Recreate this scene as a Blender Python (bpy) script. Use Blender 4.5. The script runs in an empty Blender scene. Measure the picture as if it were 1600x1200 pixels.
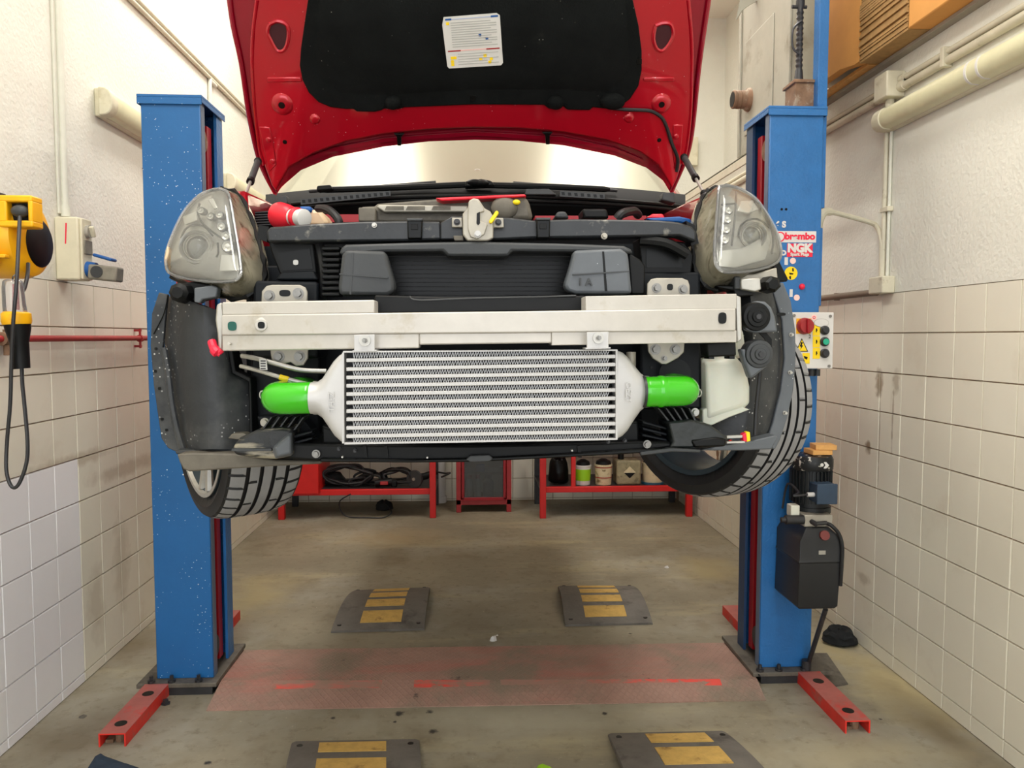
import bpy, bmesh, math, random
from mathutils import Vector, Matrix, Euler
random.seed(7)
S = bpy.context.scene
COL = S.collection
V = Vector
# ------------------------------------------------------------------ camera
F = 1210.0
CAM = V((0, 0, 1.62))
YAW = math.atan(62 / F)
PITCH = math.atan(74 / F)
cd = bpy.data.cameras.new('camera'); cam = bpy.data.objects.new('camera', cd); COL.objects.link(cam)
cam.location = CAM; cam.rotation_euler = (math.pi / 2 - PITCH, 0, -YAW)
cd.sensor_width = 36; cd.lens = 36 * F / 1600; cd.clip_start = 0.05
S.camera = cam
# ------------------------------------------------------------------ daylight (open garage front) and exposure
wd = bpy.data.worlds.new('world'); S.world = wd; wd.use_nodes = True
bg = wd.node_tree.nodes['Background']; bg.inputs[0].default_value = (0.93, 0.96, 1.0, 1); bg.inputs[1].default_value = 2.9
S.view_settings.view_transform = 'Standard'; S.view_settings.look = 'None'
S.view_settings.gamma = 1; S.view_settings.use_curve_mapping = False
S.view_settings.exposure = 0.2
# ------------------------------------------------------------------ helpers
FW = V((math.sin(YAW) * math.cos(PITCH), math.cos(YAW) * math.cos(PITCH), -math.sin(PITCH)))
RT = V((math.cos(YAW), -math.sin(YAW), 0)); UP = RT.cross(FW)
def ray(u, v): return FW + RT * ((u - 800) / F) + UP * ((600 - v) / F)
def W(u, v, Y):
    d = ray(u, v); return CAM + d * (Y / d.y)
def WX(u, v, X):
    d = ray(u, v); return CAM + d * (X / d.x)
def WZ(u, v, Z=0.0):
    d = ray(u, v); return CAM + d * ((Z - CAM.z) / d.z)
def PX(pts, Y):
    return [W(p[0], p[1], (Y(p[0], p[1]) if callable(Y) else Y)) for p in pts]
def lin(c): 
    c /= 255.0
    return c / 12.92 if c <= 0.04045 else ((c + 0.055) / 1.055) ** 2.4
def rgb(r, g, b): return (lin(r), lin(g), lin(b), 1)

class MB:
    def __init__(s): s.v = []; s.f = []
    def add(s, vs, fs):
        o = len(s.v); s.v += [V(p) for p in vs]; s.f += [[i + o for i in f] for f in fs]; return s
    def box(s, x0, x1, y0, y1, z0, z1):
        return s.add([(x0,y0,z0),(x1,y0,z0),(x1,y1,z0),(x0,y1,z0),(x0,y0,z1),(x1,y0,z1),(x1,y1,z1),(x0,y1,z1)],
                     [[0,3,2,1],[4,5,6,7],[0,1,5,4],[1,2,6,5],[2,3,7,6],[3,0,4,7]])
    def obox(s, c, d, R=None):
        R = R or Matrix(); c = V(c); a = [V((x*d[0]/2, y*d[1]/2, z*d[2]/2)) for x, y, z in
            ((-1,-1,-1),(1,-1,-1),(1,1,-1),(-1,1,-1),(-1,-1,1),(1,-1,1),(1,1,1),(-1,1,1))]
        return s.add([c + R.to_3x3() @ p for p in a], [[0,3,2,1],[4,5,6,7],[0,1,5,4],[1,2,6,5],[2,3,7,6],[3,0,4,7]])
    def prism(s, pts, vec):
        n = len(pts); vec = V(vec)
        return s.add(list(pts) + [p + vec for p in pts], [list(range(n)), list(range(2*n-1, n-1, -1))] +
                     [[i, (i+1) % n, n + (i+1) % n, n + i] for i in range(n)])
    def loft(s, rings, cap0=True, cap1=True, closed=True):
        n = len(rings[0]); vs = [p for r in rings for p in r]; fs = []
        for k in range(len(rings) - 1):
            for i in range(n if closed else n - 1):
                j = (i + 1) % n; fs.append([k*n+i, k*n+j, (k+1)*n+j, (k+1)*n+i])
        if cap0: fs.append(list(range(n-1, -1, -1)))
        if cap1: fs.append([(len(rings)-1)*n + i for i in range(n)])
        return s.add(vs, fs)
    def tube(s, path, r, n=10, cap=True):
        path = [V(p) for p in path]; rs = r if isinstance(r, (list, tuple)) else [r] * len(path)
        t0 = (path[1] - path[0]).normalized(); nrm = t0.orthogonal().normalized(); rings = []
        for i, p in enumerate(path):
            a = path[max(0, i-1)]; b = path[min(len(path)-1, i+1)]; t = (b - a).normalized()
            nrm = (nrm - t * nrm.dot(t)); nrm = nrm.normalized() if nrm.length > 1e-6 else t.orthogonal().normalized()
            bn = t.cross(nrm)
            rings.append([p + (nrm * math.cos(2*math.pi*k/n) + bn * math.sin(2*math.pi*k/n)) * rs[i] for k in range(n)])
        return s.loft(rings, cap, cap)
    def cyl(s, a, b, r, n=16, r2=None): return s.tube([a, b], [r, r if r2 is None else r2], n)
    def lathe(s, o, ax, prof, n=24, cap=True):
        o = V(o); ax = V(ax).normalized(); e = ax.orthogonal().normalized(); g = ax.cross(e)
        rings = [[o + ax*h + (e*math.cos(2*math.pi*k/n) + g*math.sin(2*math.pi*k/n))*max(r, 1e-5) for k in range(n)] for r, h in prof]
        return s.loft(rings, cap, cap)
    def sphere(s, c, r, n=12, sc=(1,1,1)):
        pr = [(r*math.sin(math.pi*k/n), -r*math.cos(math.pi*k/n)) for k in range(n+1)]
        c = V(c); o = len(s.v); s.lathe((0,0,0), (0,0,1), pr, n*2)
        for i in range(o, len(s.v)): p = s.v[i]; s.v[i] = c + V((p.x*sc[0], p.y*sc[1], p.z*sc[2]))
        return s
    def xf(s, m):
        s.v = [m @ p for p in s.v]; return s

def smooth_path(pts, k=6):
    pts = [V(p) for p in pts]; out = []
    for i in range(len(pts) - 1):
        p0 = pts[max(0, i-1)]; p1 = pts[i]; p2 = pts[i+1]; p3 = pts[min(len(pts)-1, i+2)]
        for j in range(k):
            t = j / k
            out.append(0.5*((2*p1) + (p2-p0)*t + (2*p0-5*p1+4*p2-p3)*t*t + (3*p1-p0-3*p2+p3)*t**3))
    out.append(pts[-1]); return out

WP = {}
def props(o, label=None, cat=None, group=None, kind=None):
    if label: o['label'] = label
    if cat: o['category'] = cat
    if group: o['group'] = group
    if kind: o['kind'] = kind
    return o
def link(o, parent=None, loc=(0,0,0)):
    COL.objects.link(o); loc = V(loc)
    if parent is not None: o.parent = parent; o.location = loc - WP[parent]
    else: o.location = loc
    WP[o] = loc; return o
def thing(name, label, cat, loc, group=None):
    return props(link(bpy.data.objects.new(name, None), None, loc), label, cat, group)
def build(name, mb, mat, parent=None, label=None, cat=None, group=None, kind=None, smooth=35, bev=0, seg=2, sub=0, recalc=True):
    lo = V([min(p[i] for p in mb.v) for i in range(3)]); hi = V([max(p[i] for p in mb.v) for i in range(3)])
    c = (lo + hi) / 2
    if parent is None: c.z = lo.z
    me = bpy.data.meshes.new(name); me.from_pydata([p - c for p in mb.v], [], mb.f)
    if recalc:
        bm = bmesh.new(); bm.from_mesh(me); bmesh.ops.recalc_face_normals(bm, faces=bm.faces); bm.to_mesh(me); bm.free()
    if smooth:
        me.polygons.foreach_set('use_smooth', [True] * len(me.polygons)); me.set_sharp_from_angle(angle=math.radians(smooth))
    me.materials.append(mat); me.update()
    o = bpy.data.objects.new(name, me); link(o, parent, c)
    if bev:
        m = o.modifiers.new('bevel', 'BEVEL'); m.width = bev; m.segments = seg; m.limit_method = 'ANGLE'; m.angle_limit = math.radians(40)
        m.harden_normals = False
    if sub:
        m = o.modifiers.new('sub', 'SUBSURF'); m.levels = sub; m.render_levels = sub
    return props(o, label, cat, group, kind)
def copy_tree(o, off, parent=None, label=None):
    c = o.copy(); COL.objects.link(c); WP[c] = WP[o] + V(off)
    if parent is not None: c.parent = parent
    else: c.location = WP[c]
    if label: c['label'] = label
    for ch in list(o.children): copy_tree(ch, off, c)
    return c
def text(name, body, size, loc, R, mat, parent, depth=0.001, bold=0.0, xs=1.0, align='CENTER'):
    cu = bpy.data.curves.new(name, 'FONT'); cu.body = body; cu.size = size; cu.extrude = depth; cu.offset = bold
    cu.align_x = align; cu.align_y = 'CENTER'
    t = bpy.data.objects.new('tmp', cu); COL.objects.link(t)
    dg = bpy.context.evaluated_depsgraph_get(); me = bpy.data.meshes.new_from_object(t.evaluated_get(dg))
    bpy.data.objects.remove(t); me.materials.clear(); me.materials.append(mat)
    me.transform(R.to_4x4() @ Matrix.Diagonal((xs, 1, 1, 1)))
    return link(bpy.data.objects.new(name, me), parent, loc)
# ------------------------------------------------------------------ materials
def M(name, col, rough=0.5, metal=0.0, var=0.0, vs=4.0, bump=0.0, bs=40.0, spots=(), coat=0.0, spec=0.5, alpha=None, trans=0.0, ior=1.45, emit=0):
    m = bpy.data.materials.new(name); m.use_nodes = True; nt = m.node_tree; N = nt.nodes; L = nt.links
    b = N['Principled BSDF']
    b.inputs['Roughness'].default_value = rough; b.inputs['Metallic'].default_value = metal
    b.inputs['Coat Weight'].default_value = coat; b.inputs['Coat Roughness'].default_value = 0.06
    b.inputs['Specular IOR Level'].default_value = spec; b.inputs['Transmission Weight'].default_value = trans; b.inputs['IOR'].default_value = ior
    if alpha is not None: b.inputs['Alpha'].default_value = alpha
    geo = N.new('ShaderNodeNewGeometry'); pos = geo.outputs['Position']
    b.inputs['Base Color'].default_value = col
    cur = None
    if var:
        n = N.new('ShaderNodeTexNoise'); n.inputs['Scale'].default_value = vs; n.inputs['Detail'].default_value = 6; n.inputs['Roughness'].default_value = 0.62
        L.new(pos, n.inputs['Vector'])
        r = N.new('ShaderNodeValToRGB'); r.color_ramp.elements[0].position = 0.3; r.color_ramp.elements[1].position = 0.7
        r.color_ramp.elements[0].color = [c * (1 - var) for c in col[:3]] + [1]; r.color_ramp.elements[1].color = [min(1, c * (1 + var)) for c in col[:3]] + [1]
        L.new(n.outputs['Fac'], r.inputs['Fac']); cur = r.outputs['Color']
    for kind, c, sc, lo, hi in spots:
        if kind == 'v':
            n = N.new('ShaderNodeTexVoronoi'); n.inputs['Scale'].default_value = sc; L.new(pos, n.inputs['Vector']); out = n.outputs['Distance']
        else:
            n = N.new('ShaderNodeTexNoise'); n.inputs['Scale'].default_value = sc; n.inputs['Detail'].default_value = 5
            n.inputs['Roughness'].default_value = 0.65
            if kind == 's':
                mp = N.new('ShaderNodeMapping'); mp.inputs['Scale'].default_value = (0.25, 1.0, 1.6); L.new(pos, mp.inputs['Vector']); L.new(mp.outputs[0], n.inputs['Vector'])
            elif kind == 'd':
                mp = N.new('ShaderNodeMapping'); mp.inputs['Scale'].default_value = (1.0, 1.0, 0.12); L.new(pos, mp.inputs['Vector']); L.new(mp.outputs[0], n.inputs['Vector'])
            else: L.new(pos, n.inputs['Vector'])
            out = n.outputs['Fac']
        r = N.new('ShaderNodeMapRange'); r.inputs['From Min'].default_value = lo; r.inputs['From Max'].default_value = hi; L.new(out, r.inputs['Value'])
        fac = r.outputs['Result']
        if kind == 'v':   # thin the specks out in patches
            q = N.new('ShaderNodeTexNoise'); q.inputs['Scale'].default_value = sc * 0.12; L.new(pos, q.inputs['Vector'])
            r2 = N.new('ShaderNodeMapRange'); r2.inputs['From Min'].default_value = 0.46; r2.inputs['From Max'].default_value = 0.6; L.new(q.outputs['Fac'], r2.inputs['Value'])
            mm = N.new('ShaderNodeMath'); mm.operation = 'MULTIPLY'; L.new(fac, mm.inputs[0]); L.new(r2.outputs['Result'], mm.inputs[1]); fac = mm.outputs[0]
        mx = N.new('ShaderNodeMix'); mx.data_type = 'RGBA'; L.new(fac, mx.inputs[0])
        if cur: L.new(cur, mx.inputs[6])
        else: mx.inputs[6].default_value = col
        mx.inputs[7].default_value = c; cur = mx.outputs[2]
    if cur: L.new(cur, b.inputs['Base Color'])
    if bump:
        n = N.new('ShaderNodeTexNoise'); n.inputs['Scale'].default_value = bs; n.inputs['Detail'].default_value = 4; L.new(pos, n.inputs['Vector'])
        bp = N.new('ShaderNodeBump'); bp.inputs['Strength'].default_value = bump; bp.inputs['Distance'].default_value = 0.01
        L.new(n.outputs['Fac'], bp.inputs['Height']); L.new(bp.outputs[0], b.inputs['Normal'])
    if emit:
        b.inputs['Emission Color'].default_value = (1, 0.97, 0.9, 1); b.inputs['Emission Strength'].default_value = emit
    return m
wht = rgb(235, 240, 245)
def stain(m, c, r, col, lo=.45, hi=1.0, ns=14, amt=1.0):
    nt = m.node_tree; N = nt.nodes; L = nt.links; b = N['Principled BSDF']; src = b.inputs['Base Color'].links[0].from_socket
    geo = N.new('ShaderNodeNewGeometry'); s1 = N.new('ShaderNodeVectorMath'); s1.operation = 'SUBTRACT'; s1.inputs[1].default_value = c; L.new(geo.outputs['Position'], s1.inputs[0])
    s2 = N.new('ShaderNodeVectorMath'); s2.operation = 'DIVIDE'; s2.inputs[1].default_value = r; L.new(s1.outputs[0], s2.inputs[0])
    s3 = N.new('ShaderNodeVectorMath'); s3.operation = 'LENGTH'; L.new(s2.outputs[0], s3.inputs[0])
    n = N.new('ShaderNodeTexNoise'); n.inputs['Scale'].default_value = ns; n.inputs['Detail'].default_value = 5; L.new(geo.outputs['Position'], n.inputs['Vector'])
    a = N.new('ShaderNodeMath'); a.operation = 'MULTIPLY_ADD'; a.inputs[1].default_value = 1.3; L.new(n.outputs['Fac'], a.inputs[0]); L.new(s3.outputs['Value'], a.inputs[2])
    mr = N.new('ShaderNodeMapRange'); mr.inputs['From Min'].default_value = hi + .6; mr.inputs['From Max'].default_value = lo + .6; mr.inputs['To Max'].default_value = amt; L.new(a.outputs[0], mr.inputs['Value'])
    mx = N.new('ShaderNodeMix'); mx.data_type = 'RGBA'; L.new(mr.outputs['Result'], mx.inputs[0]); L.new(src, mx.inputs[6]); mx.inputs[7].default_value = col; L.new(mx.outputs[2], b.inputs['Base Color'])
m_plaster = M('plaster', rgb(224, 223, 211), 0.85, var=0.04, vs=2, bump=0.35, bs=55, spots=[('n', rgb(216, 208, 196), 1.1, 0.55, 0.8)])
m_tile = M('wall_tile', rgb(229, 224, 206), 0.32, var=0.04, vs=1.3, bump=0.03, bs=30, spots=[('n', rgb(212, 202, 182), 3.0, 0.58, 0.85), ('d', rgb(170, 152, 130), 9, 0.68, 0.9), ('n', rgb(120, 100, 84), 22, 0.74, 0.8)])
m_tile2 = M('wall_tile_white', rgb(240, 239, 240), 0.35, var=0.03, vs=1.3, bump=0.05, bs=30)  # whiter colour for the near lower tiles of the left wall
m_grout = M('grout', rgb(150, 128, 110), 0.9, var=0.15, vs=8)
m_ceil = M('ceiling_paint', rgb(235, 230, 218), 0.9)
m_floor = M('concrete', rgb(140, 132, 112), 0.62, var=0.2, vs=1.3, bump=0.16, bs=14, spots=[
    ('s', rgb(172, 160, 126), 2.6, 0.54, 0.76), ('n', rgb(108, 96, 74), 2.2, 0.55, 0.8), ('n', rgb(165, 162, 150), 0.8, 0.5, 0.75), ('n', rgb(118, 106, 86), 7, 0.6, 0.85), ('s', rgb(196, 186, 156), 9, 0.68, 0.8),
    ('n', rgb(112, 102, 82), 17, 0.54, 0.8), ('n', rgb(178, 168, 142), 38, 0.62, 0.8), ('v', rgb(60, 54, 48), 6, 0.06, 0.03), ('v', rgb(205, 200, 190), 14, 0.045, 0.02)])
m_blue = M('blue_paint', rgb(32, 98, 158), 0.38, var=0.08, vs=3, bump=0.05, bs=70, spots=[('v', wht, 60, 0.13, 0.08), ('v', wht, 25, 0.09, 0.055)])
m_blue2 = M('blue_paint_brushed', rgb(42, 106, 168), 0.35, var=0.1, vs=9, bump=0.25, bs=70)
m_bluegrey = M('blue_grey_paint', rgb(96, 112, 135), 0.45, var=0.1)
m_darkblue = M('dark_blue_shade_paint', rgb(34, 62, 98), 0.45, var=0.1)
m_red = M('red_paint', rgb(205, 30, 28), 0.4, var=0.08, vs=6)
m_redlift = M('red_lift_paint', rgb(224, 52, 42), 0.5, var=0.12, vs=12, spots=[('n', rgb(165, 105, 95), 10, 0.5, 0.72)])
m_redin = M('deep_red_paint', rgb(150, 12, 24), 0.4)
m_plate = M('worn_red_plate', rgb(160, 126, 112), 0.6, var=0.12, vs=7, spots=[('s', rgb(182, 112, 100), 2.6, 0.52, 0.68), ('n', rgb(136, 120, 104), 2.2, 0.48, 0.62), ('n', rgb(92, 76, 68), 9, 0.68, 0.74)])
m_carred = M('car_red_paint', rgb(178, 6, 32), 0.3, 0.35, var=0.05, coat=0.8, spots=[('v', wht, 60, 0.075, 0.04)])
m_carred2 = M('car_red_shaded', rgb(150, 2, 38), 0.3, 0.35, coat=0.8)  # darker copy of the car red for the bonnet skin in shadow
m_pad = M('felt_pad', rgb(17, 19, 19), 0.95, var=0.35, vs=7, bump=0.3, bs=160, spec=0.15, spots=[('n', rgb(52, 52, 46), 5, 0.62, 0.8), ('v', rgb(150, 150, 140), 42, 0.07, 0.04)])
m_black = M('black_plastic', rgb(12, 13, 14), 0.5, var=0.25, vs=12, spec=.28)
m_scut = M('scuttle_plastic', rgb(10, 11, 12), 0.75, spec=.15)
m_barrel = M('rim_barrel_paint', rgb(48, 60, 68), 0.4, .3, var=.1)
m_black2 = M('black_gloss', rgb(5, 6, 6), 0.35, spec=.25)
m_dkbody = M('dark_blue_primer', rgb(13, 17, 22), 0.55, var=0.25, vs=8, spec=.3)
m_grey = M('grey_plastic', rgb(56, 58, 60), 0.5, var=0.12, vs=8, bump=0.05, bs=90)
m_grey2 = M('mid_grey_plastic', rgb(90, 94, 99), 0.45, var=0.16, vs=6, spots=[('v', wht, 70, 0.08, 0.04)])
m_xmem = M('scuffed_panel', rgb(34, 36, 39), 0.38, var=0.3, vs=14, bump=.25, bs=22, spots=[('n', rgb(130, 126, 116), 16, 0.58, 0.72)])
m_liner = M('wheel_liner', rgb(44, 46, 49), 0.5, var=0.28, vs=5, bump=0.2, bs=30, spots=[('n', rgb(84, 84, 82), 4, 0.5, 0.75), ('v', rgb(190, 190, 186), 75, 0.2, 0.1)])
m_dusty = M('dusty_plastic', rgb(100, 94, 84), 0.6, var=0.25, vs=14, spots=[('n', rgb(70, 66, 60), 12, 0.5, 0.7)])
m_scr = M('scraped_plastic', rgb(34, 36, 38), 0.42, var=0.3, vs=18, bump=.3, bs=30, spots=[('s', rgb(150, 142, 124), 20, 0.53, 0.62)])
m_scr2 = M('scuffed_black_plastic', rgb(32, 36, 36), 0.35, var=0.3, vs=18, bump=.2, bs=30, spots=[('s', rgb(110, 112, 104), 20, 0.62, 0.7)])
m_alu = M('beam_aluminium', rgb(192, 187, 180), 0.42, 0.2, var=0.05, vs=20, bump=0.03, bs=60, spots=[('n', rgb(164, 152, 128), 9, 0.6, 0.8)])
m_ic = M('core_aluminium', rgb(186, 184, 182), 0.42, 0.25, var=0.03, vs=30)
m_fin = M('fin_aluminium', rgb(160, 160, 161), 0.4, 0.3)
m_steel = M('steel', rgb(178, 175, 168), 0.4, 0.6, var=0.12, vs=20)
m_bolt = M('bolt_steel', rgb(132, 130, 126), 0.4, 0.7, var=0.15, vs=60)
m_zinc = M('zinc_plate', rgb(166, 160, 148), 0.45, 0.3, var=0.12, vs=16)
m_rubber = M('tyre_rubber', rgb(140, 140, 142), 0.6, var=0.12, vs=10, bump=0.1, bs=120)
m_rubber2 = M('tyre_sidewall_groove_shade', rgb(22, 22, 24), 0.6, var=0.15, vs=10)
m_hose = M('black_rubber', rgb(28, 28, 30), 0.5)
m_green = M('green_silicone', rgb(56, 176, 18), 0.25, coat=0.5, bump=0.02, bs=60)
m_white = M('white_plastic', rgb(214, 212, 208), 0.45, var=0.04, vs=8)
m_cream = M('cream_plastic', rgb(214, 208, 182), 0.5, var=0.07, vs=9, spots=[('n', rgb(180, 168, 132), 6, 0.58, 0.8)])
m_conduit = M('painted_conduit', rgb(206, 200, 178), 0.45, var=0.1, vs=8, spots=[('n', rgb(150, 136, 108), 10, 0.6, 0.75)])
m_conduitL = M('painted_conduit_pale', rgb(214, 214, 200), 0.45, var=0.06, vs=8)
m_dkpipe = M('dark_pipe', rgb(120, 104, 88), 0.5, var=0.2)
m_redpipe = M('red_pipe', rgb(158, 40, 42), 0.45, var=0.15, vs=14)
m_tank = M('translucent_white', rgb(204, 204, 190), 0.4, var=0.04, vs=9)
m_tank.node_tree.nodes['Principled BSDF'].inputs['Subsurface Weight'].default_value = 0.15
m_yel = M('yellow_plastic', rgb(238, 176, 16), 0.4, var=0.08, vs=10)
m_yel2 = M('yellow_bright', rgb(248, 212, 20), 0.45)
m_yelr = M('yellow_rubber_strip', rgb(204, 166, 90), 0.75, var=0.15, vs=22, bump=0.2, bs=80, spots=[('n', rgb(140, 108, 56), 16, 0.58, 0.72)])
m_ramp = M('ramp_rubber', rgb(110, 105, 98), 0.8, var=0.2, vs=8, bump=0.2, bs=90, spots=[('n', rgb(70, 64, 60), 5, 0.55, 0.75)])
m_card = M('cardboard', rgb(222, 160, 86), 0.8, var=0.06, vs=5)
m_card2 = M('cardboard_edges', rgb(176, 140, 90), 0.85, var=0.15, vs=30)
m_wood = M('wood', rgb(214, 160, 92), 0.65, var=0.15, vs=18)
m_sheet = M('grey_sheet_metal', rgb(166, 164, 150), 0.55, 0.1, var=0.1, vs=5, spots=[('n', rgb(128, 122, 104), 4, 0.56, 0.75)])
m_rust = M('rusty_steel', rgb(128, 100, 78), 0.75, 0.1, var=0.3, vs=14, spots=[('n', rgb(170, 160, 142), 12, 0.55, 0.7)])
m_ledge = M('ledge_concrete', rgb(160, 154, 140), 0.85, var=0.12, vs=7, bump=0.1)
m_cloth = M('black_cloth', rgb(24, 26, 27), 0.9, var=0.3, vs=12, bump=0.4, bs=30)
m_clothb = M('navy_cloth', rgb(42, 56, 72), 0.9, var=0.2, vs=12, bump=0.4, bs=30)
m_pink = M('pale_pink_vinyl', rgb(240, 205, 195), 0.5)
m_redv = M('red_vinyl', rgb(228, 34, 66), 0.45)
m_dkmetal = M('dark_metal', rgb(58, 58, 60), 0.45, 0.4, var=0.2, vs=14)
m_motor = M('motor_black', rgb(30, 33, 35), 0.45, 0.2, var=0.25, vs=14)
m_motorcap = M('chipped_motor_cap', rgb(26, 28, 30), 0.45, 0.2, var=0.2, vs=10, spots=[('n', rgb(205, 200, 190), 34, 0.56, 0.62)])
m_tankblk = M('oil_tank_plastic', rgb(36, 37, 39), 0.4, var=0.12, vs=10)
m_termb = M('terminal_blue', rgb(48, 66, 86), 0.5, var=0.15, vs=14)
m_btnk = M('button_black', rgb(44, 46, 50), 0.4)
m_btng = M('button_green', rgb(40, 170, 135), 0.35)
m_bucketg = M('lime_label', rgb(150, 205, 30), 0.5)
m_jerry = M('grimy_jerrycan', rgb(150, 142, 112), 0.6, var=0.25, vs=14, spots=[('n', rgb(86, 78, 54), 12, 0.52, 0.7)])
m_redtop = M('dusty_red_paint', rgb(176, 100, 92), .6, var=.15, vs=10, spots=[('n', rgb(208, 60, 52), 8, .55, .7)])
m_grime = M('grimy_cream', rgb(214, 200, 164), 0.6, var=0.12, vs=18, spots=[('n', rgb(120, 100, 60), 14, 0.58, 0.7)])
m_petrol = M('petrol_blue', rgb(30, 80, 100), 0.5)
m_ring = M('led_silver', rgb(226, 225, 220), 0.2, 0.3)
m_lampin = M('headlamp_bezel', rgb(190, 189, 185), 0.2, 0.3, var=.12, vs=30)
m_lampbody = M('headlamp_housing', rgb(138, 132, 114), 0.22, 0.1, var=0.2, vs=14, coat=.5, spots=[('d', rgb(84, 78, 62), 26, .5, .66), ('d', rgb(170, 166, 156), 18, .62, .74)])
m_blueplug = M('plug_blue', rgb(20, 82, 150), 0.45, var=0.1)
m_putty = M('plug_grey', rgb(128, 124, 112), 0.6, var=0.2, vs=20)
m_fluo = M('diffuser', rgb(212, 208, 172), 0.35, var=0.06, vs=10)
m_ref = M('coolant_tank', rgb(226, 196, 160), 0.4)
m_funnel = M('funnel_red', rgb(232, 40, 56), 0.35)
def glassmat(name, col, tr, rough=0.02, fr=1.5, haze=0.0):
    m = bpy.data.materials.new(name); m.use_nodes = True; nt = m.node_tree; N = nt.nodes; L = nt.links
    for n in list(N): N.remove(n)
    out = N.new('ShaderNodeOutputMaterial'); t = N.new('ShaderNodeBsdfTransparent'); t.inputs[0].default_value = tr
    g = N.new('ShaderNodeBsdfGlossy'); g.inputs['Roughness'].default_value = rough; g.inputs['Color'].default_value = col
    d = N.new('ShaderNodeBsdfDiffuse'); d.inputs[0].default_value = col
    m1 = N.new('ShaderNodeMixShader'); m1.inputs[0].default_value = haze; L.new(t.outputs[0], m1.inputs[1]); L.new(d.outputs[0], m1.inputs[2])
    f = N.new('ShaderNodeFresnel'); f.inputs[0].default_value = fr
    m2 = N.new('ShaderNodeMixShader'); L.new(f.outputs[0], m2.inputs[0]); L.new(m1.outputs[0], m2.inputs[1]); L.new(g.outputs[0], m2.inputs[2])
    L.new(m2.outputs[0], out.inputs[0]); return m
m_lens = glassmat('headlamp_lens', rgb(240, 240, 238), (0.96, 0.96, 0.94, 1), 0.04, 1.55, 0.09)
m_lens2 = glassmat('projector_glass', rgb(235, 238, 240), (0.85, 0.88, 0.9, 1), 0.02, 1.7, 0.2)
m_wind = glassmat('windscreen_glass', rgb(206, 204, 186), (0.55, 0.6, 0.55, 1), 0.34, 5.0, 0.42)  # cream haze put in for the ceiling reflected by the glass
m_pane = glassmat('cabinet_pane', rgb(200, 205, 205), (0.55, 0.56, 0.56, 1), 0.1, 1.5, 0.12)
m_clear = glassmat('clear_cover', rgb(240, 240, 240), (0.95, 0.95, 0.95, 1), 0.05, 1.5, 0.18)
# ------------------------------------------------------------------ room shell
XL, XR, YB, ZC, YFR = -1.824, 2.033, 7.6, 4.7, -2.2
TL, TRr = 0.202, 0.1955
ZTL, ZTR = 1.865, 1.833
fl = build('floor', MB().box(-2.1, 2.7, YFR - 7, YB + 0.2, -0.1, 0), m_floor, kind='structure', label='stained bare concrete garage floor', cat='floor')
build('ceiling', MB().box(-2.1, 2.7, YFR, YB + 0.2, ZC, ZC + 0.1), m_ceil, kind='structure', label='pale painted garage ceiling', cat='ceiling')
wl = build('wall_left', MB().box(-2.1, XL, YFR, YB, ZTL, ZC).box(-2.1, XL, YFR, 2.0, 0, ZTL), m_plaster, kind='structure', label='left wall of white plaster above cream tiles', cat='wall')
build('grout_bed', MB().box(-2.1, XL - 0.007, 2.0, YB, 0, ZTL), m_grout, wl)
wr = build('wall_right', MB().box(XR, 2.7, YFR, YB, ZTR, 2.935).box(XR, 2.7, YFR, 2.0, 0, ZTR), m_plaster, kind='structure', label='right wall of white plaster above cream tiles', cat='wall')
build('grout_bed', MB().box(XR + 0.007, 2.7, 2.0, YB, 0, ZTR), m_grout, wr)
build('wall_right_upper', MB().box(2.47, 2.7, YFR, YB, 2.935, ZC), m_plaster, kind='structure', label='recessed upper part of the right wall above the ledge', cat='wall')
build('ledge', MB().box(1.99, 2.47, YFR, YB - 0.02, 2.935, 2.952), m_ledge, wr, bev=0.002)
wb = build('wall_back', MB().box(-2.1, 2.7, YB, YB + 0.2, 0, ZC), m_plaster, kind='structure', label='back wall of white plaster above cream tiles', cat='wall')
build('grout_bed', MB().box(XL, XR, YB - 0.004, YB, 0, 1.62), m_grout, wb)
build('wall_front', MB().box(-2.1, 2.7, YFR - 0.2, YFR, 4.0, ZC), m_plaster, kind='structure', label='lintel above the open garage front', cat='wall')
def tile_mesh(w, h, axis, mat):
    g = 0.0016; t = 0.008; c = 0.0025
    a, b = w/2 - g, h/2 - g
    base = [(-a,-b),(a,-b),(a,b),(-a,b)]; top = [(-a+c,-b+c),(a-c,-b+c),(a-c,b-c),(-a+c,b-c)]
    def q(p, d): return (d, p[0], p[1]) if axis == 1 else ((-d, p[0], p[1]) if axis == -1 else (p[0], -d, p[1]))
    vs = [q(p, 0) for p in base] + [q(p, t) for p in top]
    me = bpy.data.meshes.new('tile'); me.from_pydata(vs, [], [[4,5,6,7],[0,1,5,4],[1,2,6,5],[2,3,7,6],[3,0,4,7]])
    bm = bmesh.new(); bm.from_mesh(me); bmesh.ops.recalc_face_normals(bm, faces=bm.faces)
    bm.to_mesh(me); bm.free()
    d = V((1,0,0)) if axis == 1 else (V((-1,0,0)) if axis == -1 else V((0,-1,0)))
    if me.polygons[0].normal.dot(d) < 0: me.flip_normals()
    me.materials.append(mat); return me
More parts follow.
